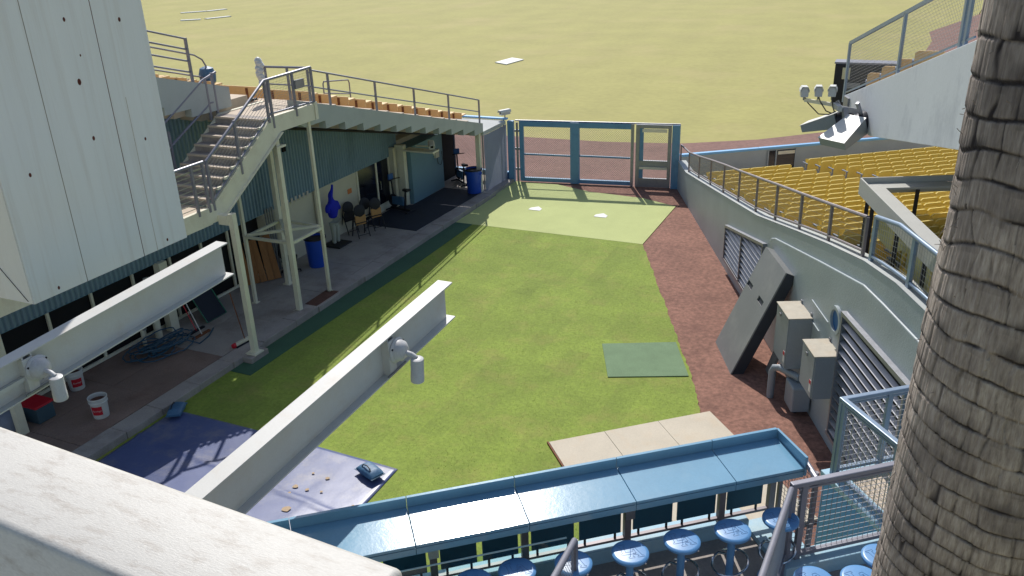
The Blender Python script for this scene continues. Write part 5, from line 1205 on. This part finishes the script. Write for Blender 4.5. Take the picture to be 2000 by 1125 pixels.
    for k in range(34):
        az_ = k*2.39996; el = .9-.045*k; L_ = 1.5; base = Vector((0,0,z1-.05)); d = Vector((math.cos(az_)*math.cos(el),math.sin(az_)*math.cos(el),math.sin(el)))
        tip = base+d*L_; cr.tube([base, tip], [.02,.012], 5); sd = d.cross(Vector((0,0,1))).normalized(); u = sd.cross(d)
        for j in range(17):
            q = (j/16-.5)*3.6; ld = (d*math.cos(q*.62)+sd*math.sin(q*.62)).normalized(); e = tip+ld*(1.0-.25*abs(q)/1.8)-Vector((0,0,.18*(1+abs(q)*.4))); w = ld.cross(u).normalized()*.035
            m_ = tip+ld*.5; cr.add([tip, m_+w, e, m_-w], [(0,1,2,3)])
    cr.build('crown', 'frond', t, local=True)
palm()
PL = MB().box((-1.75,3.35,FZ+.001),(-.75,4.35,FZ+.02),TF)

# ================================================================== CAP RAIL, I-BEAMS, PANEL BOX
CP = thing('parapet_rail', 'thick weathered white painted steel rail in the foreground', 'rail', (-2,.65,8.2))
zc = 8.5; pa, pb, pc = Zp(0,827,zc), Zp(792,1107,zc), Zp(0,1026,zc)
dx = (pb-pa).normalized(); wd = (pb-pa).cross(Vector((0,0,1))).normalized(); wid = abs((pc-pa).dot(wd))
endp = pb; start = pa-dx*3.0; wv = wd if wd.y < 0 else -wd
def caprail():
    bm = bmesh.new(); L_ = (endp-start).length; H2 = .2
    F = lambda v: start+dx*v[0]+wv*v[1]+Vector((0,0,v[2]))
    v = [bm.verts.new(F(q)) for q in ((0,0,-H2),(L_,0,-H2),(L_,wid,-H2),(0,wid,-H2),(0,0,0),(L_,0,0),(L_,wid,0),(0,wid,0))]
    for f in ((3,2,1,0),(4,5,6,7),(0,1,5,4),(1,2,6,5),(2,3,7,6),(3,0,4,7)): bm.faces.new([v[i] for i in f])
    bmesh.ops.bevel(bm, geom=bm.edges[:]+bm.verts[:], offset=.013, segments=5, affect='EDGES', profile=.5)
    me = bpy.data.meshes.new('rail_body'); bm.to_mesh(me); bm.free(); link('rail_body', me, 'rail_cap', CP, smooth=True)
caprail()
MB().box((-3.5,.55,0),(-3.3,.8,zc-.21)).build('column', 'white_steel', CP)
UW = struct(MB().box((-9,-4,7.3),(3,.42,7.45)), 'upper_walkway', 'concrete_grey')
for x in (-8.5,-3,2.5): MB().box((x-.2,-3.8,0),(x+.2,-3.4,7.3)).build('pier', 'concrete_grey', UW)
def ibeam(label, xe, zb_, lamp_px, lamp_label, conduit=False):
    """beam running towards +y, rising a little; xe = middle of the top flange at its far end (y = 8)"""
    t = thing('steel_beam', label, 'beam', (xe,4.5,zb_), 0, 'white cantilever beams')
    D_, B_, tf_, tw = .465, .19, .016, .012; d = Vector((.02995,1,.0676)); L0 = 7.2
    O = Vector((xe,8.0,zb_)); u = Vector((0,0,1)); sd = Vector((1,0,0))
    F = lambda v: O + d*v[1] + sd*v[0] + u*v[2]
    MB().box((-B_/2,-L0,-tf_),(B_/2,0,0),F).build('top_flange', 'white_steel', t)
    MB().box((-B_/2,-L0,-D_),(B_/2,.02,-D_+tf_),F).build('bottom_flange', 'white_steel', t)
    MB().box((-tw/2,-L0,-D_+tf_+.001),(tw/2,-.035,-tf_-.001),F).build('web', 'white_steel', t)
    q = Xp(*lamp_px, xe+.2); yl = q.y-8.0
    for yy_ in (yl-.12,yl-.02): MB().box((tw/2,yy_-.008,-D_+tf_+.002),(B_/2-.004,yy_+.008,-tf_-.002),F).build('stiffener', 'white_steel', t)
    MB().box((B_/2-.004,yl-.14,-D_+.03),(B_/2+.012,yl-.02,-tf_-.03),F).build('mounting_plate', 'white_steel', t)
    MB().bar(F((B_/2+.02,yl-.2,-D_+.045)), F((B_/2+.02,yl+.14,-D_+.045)), .02, .02).build('strap', 'galv', t)
    if conduit: MB().bar(F((tw/2+.03,-L0,-.30)), F((tw/2+.03,yl-.1,-.27)), .045, .045).build('conduit', 'white_steel', t)
    s0 = F((B_/2+.006,yl+.0,-.2)); lp = thing('beam_floodlight', lamp_label, 'floodlight', s0, 0, 'round based spot lamps on the beams')
    R_ = Matrix.Rotation(math.pi/2, 3, 'Y'); K = 1.36; ss = lambda pr: [(r_*K, h_*K) for r_, h_ in pr]
    MB().lathe(ss([(0,.0),(.10,.0),(.105,.012),(.10,.02),(.088,.025),(.08,.06),(.055,.085),(.03,.095),(0,.097)]), s0, 32, R_).build('canopy', 'lamp_white', lp, smooth=True)
    for k in range(3): MB().lathe(ss([(0,0),(.009,0),(.009,.006),(0,.006)]), s0+Vector((.02,.093*math.cos(k*2.1+.6),.093*math.sin(k*2.1+.6)))*K, 8, R_).build('screw', 'dark_metal', lp)
    k0 = s0+Vector((.09,0,-.01))*K; k1 = k0+Vector((.085,.005,-.035))*K
    MB().tube([k0, k0+Vector((.05,.002,-.01))*K, k1], .022*K, 12).build('knuckle', 'lamp_white', lp, smooth=True)
    R2_ = Matrix.Rotation(math.radians(2), 3, 'X')@Matrix.Rotation(math.radians(5), 3, 'Y'); hc = k1+Vector((.01,0,-.02))
    MB().lathe(ss([(0,.02),(.03,.02),(.05,.012),(.052,.0),(.052,-.13),(.0535,-.132),(.0535,-.19),(.048,-.192),(.046,-.17),(0,-.17)]), hc, 28, R2_).build('lamp_head', 'lamp_white', lp, smooth=True)
    MB().lathe(ss([(0,-.169),(.045,-.169),(.045,-.166),(0,-.166)]), hc, 20, R2_).build('lens', 'glass_dark', lp)
    return t
ibeam('white painted steel I-beam projecting over the tarp and lawn, with spot lamp', -4.585, 5.45, (795,686), 'grey spot lamp on round base fixed to the beam over the lawn')
ibeam('white painted steel I-beam projecting beside the corrugated building, with spot lamp', -7.94, 5.54, (96,722), 'grey spot lamp on round base fixed to the beam by the walkway', True)
GD = thing('support_girder', 'white steel girder carrying the two beams near the foreground rail', 'girder', (-5,.7,0))
MB().box((-12,.35,4.3),(-3.2,.75,4.49)).build('girder', 'white_steel', GD)
for x in (-11.5,-6.2,-3.4): MB().box((x-.15,.4,0),(x+.15,.7,4.3)).build('column', 'white_steel', GD)
# clad box hanging at the upper left
BX = thing('panel_box', 'large white sheet metal clad box with rusty seams hanging over the walkway', 'box', (-11,8,4.9))
xb = -10.0; yb0, yb1 = 6.61, 9.37; zb = 4.895
MB().box((-12.4,yb0+.02,zb+.02),(xb-.02,yb1-.02,11)).build('core', 'white_panel', BX)
ys_ = [yb0,7.46,8.49,yb1]
for a, b in zip(ys_, ys_[1:]): MB().box((xb-.019,a+.006,zb),(xb,b-.006,11)).build('panel', 'white_panel', BX, bevel=.004)
for y in ys_[1:-1]:
    w_ = .016 if y > 8 else .014
    MB().box((xb-.012,y-w_*.4,zb),(xb-.004,y+w_*.4,11)).build('seam', 'rust' if y > 8 else 'seam_grey', BX)
for y in (8.75,): MB().box((xb-.0005,y-.006,zb),(xb+.0006,y+.006,zb+random.uniform(1.4,3.4))).build('stain', 'rust_stain', BX)
for px, py, r in ((155,160,.03),(183,270,.022),(284,271,.018),(233,38,.022),(125,38,.02),(59,342,.02),(115,562,.018),(157,108,.012),(327,468,.018)):
    q = Xp(px,py,xb); MB().lathe([(0,0),(r,0),(r*.7,.004),(0,.005)], (xb,q.y,q.z), 9, Matrix.Rotation(math.pi/2,3,'Y')@Matrix.Diagonal((1.5,1,1))).build('rust_spot', 'rust', BX)
MB().box((-12.4,yb0,zb+.003),(xb-.021,yb0+.019,11)).build('panel', 'white_panel', BX)
MB().bar((-10.1,yb0-.003,zb+.03),(-11.0,yb0-.003,zb+1.02), .004, .012, (0,1,0)).build('seam', 'dark_metal', BX)
MB().box((-11.6,-3,11.0),(-11.0,9.2,11.35)).build('hanger', 'white_steel', BX)
MB().box((-11.6,-3,0),(-11.0,-2.4,11)).build('mast', 'white_steel', BX)
bpy.context.view_layer.update()
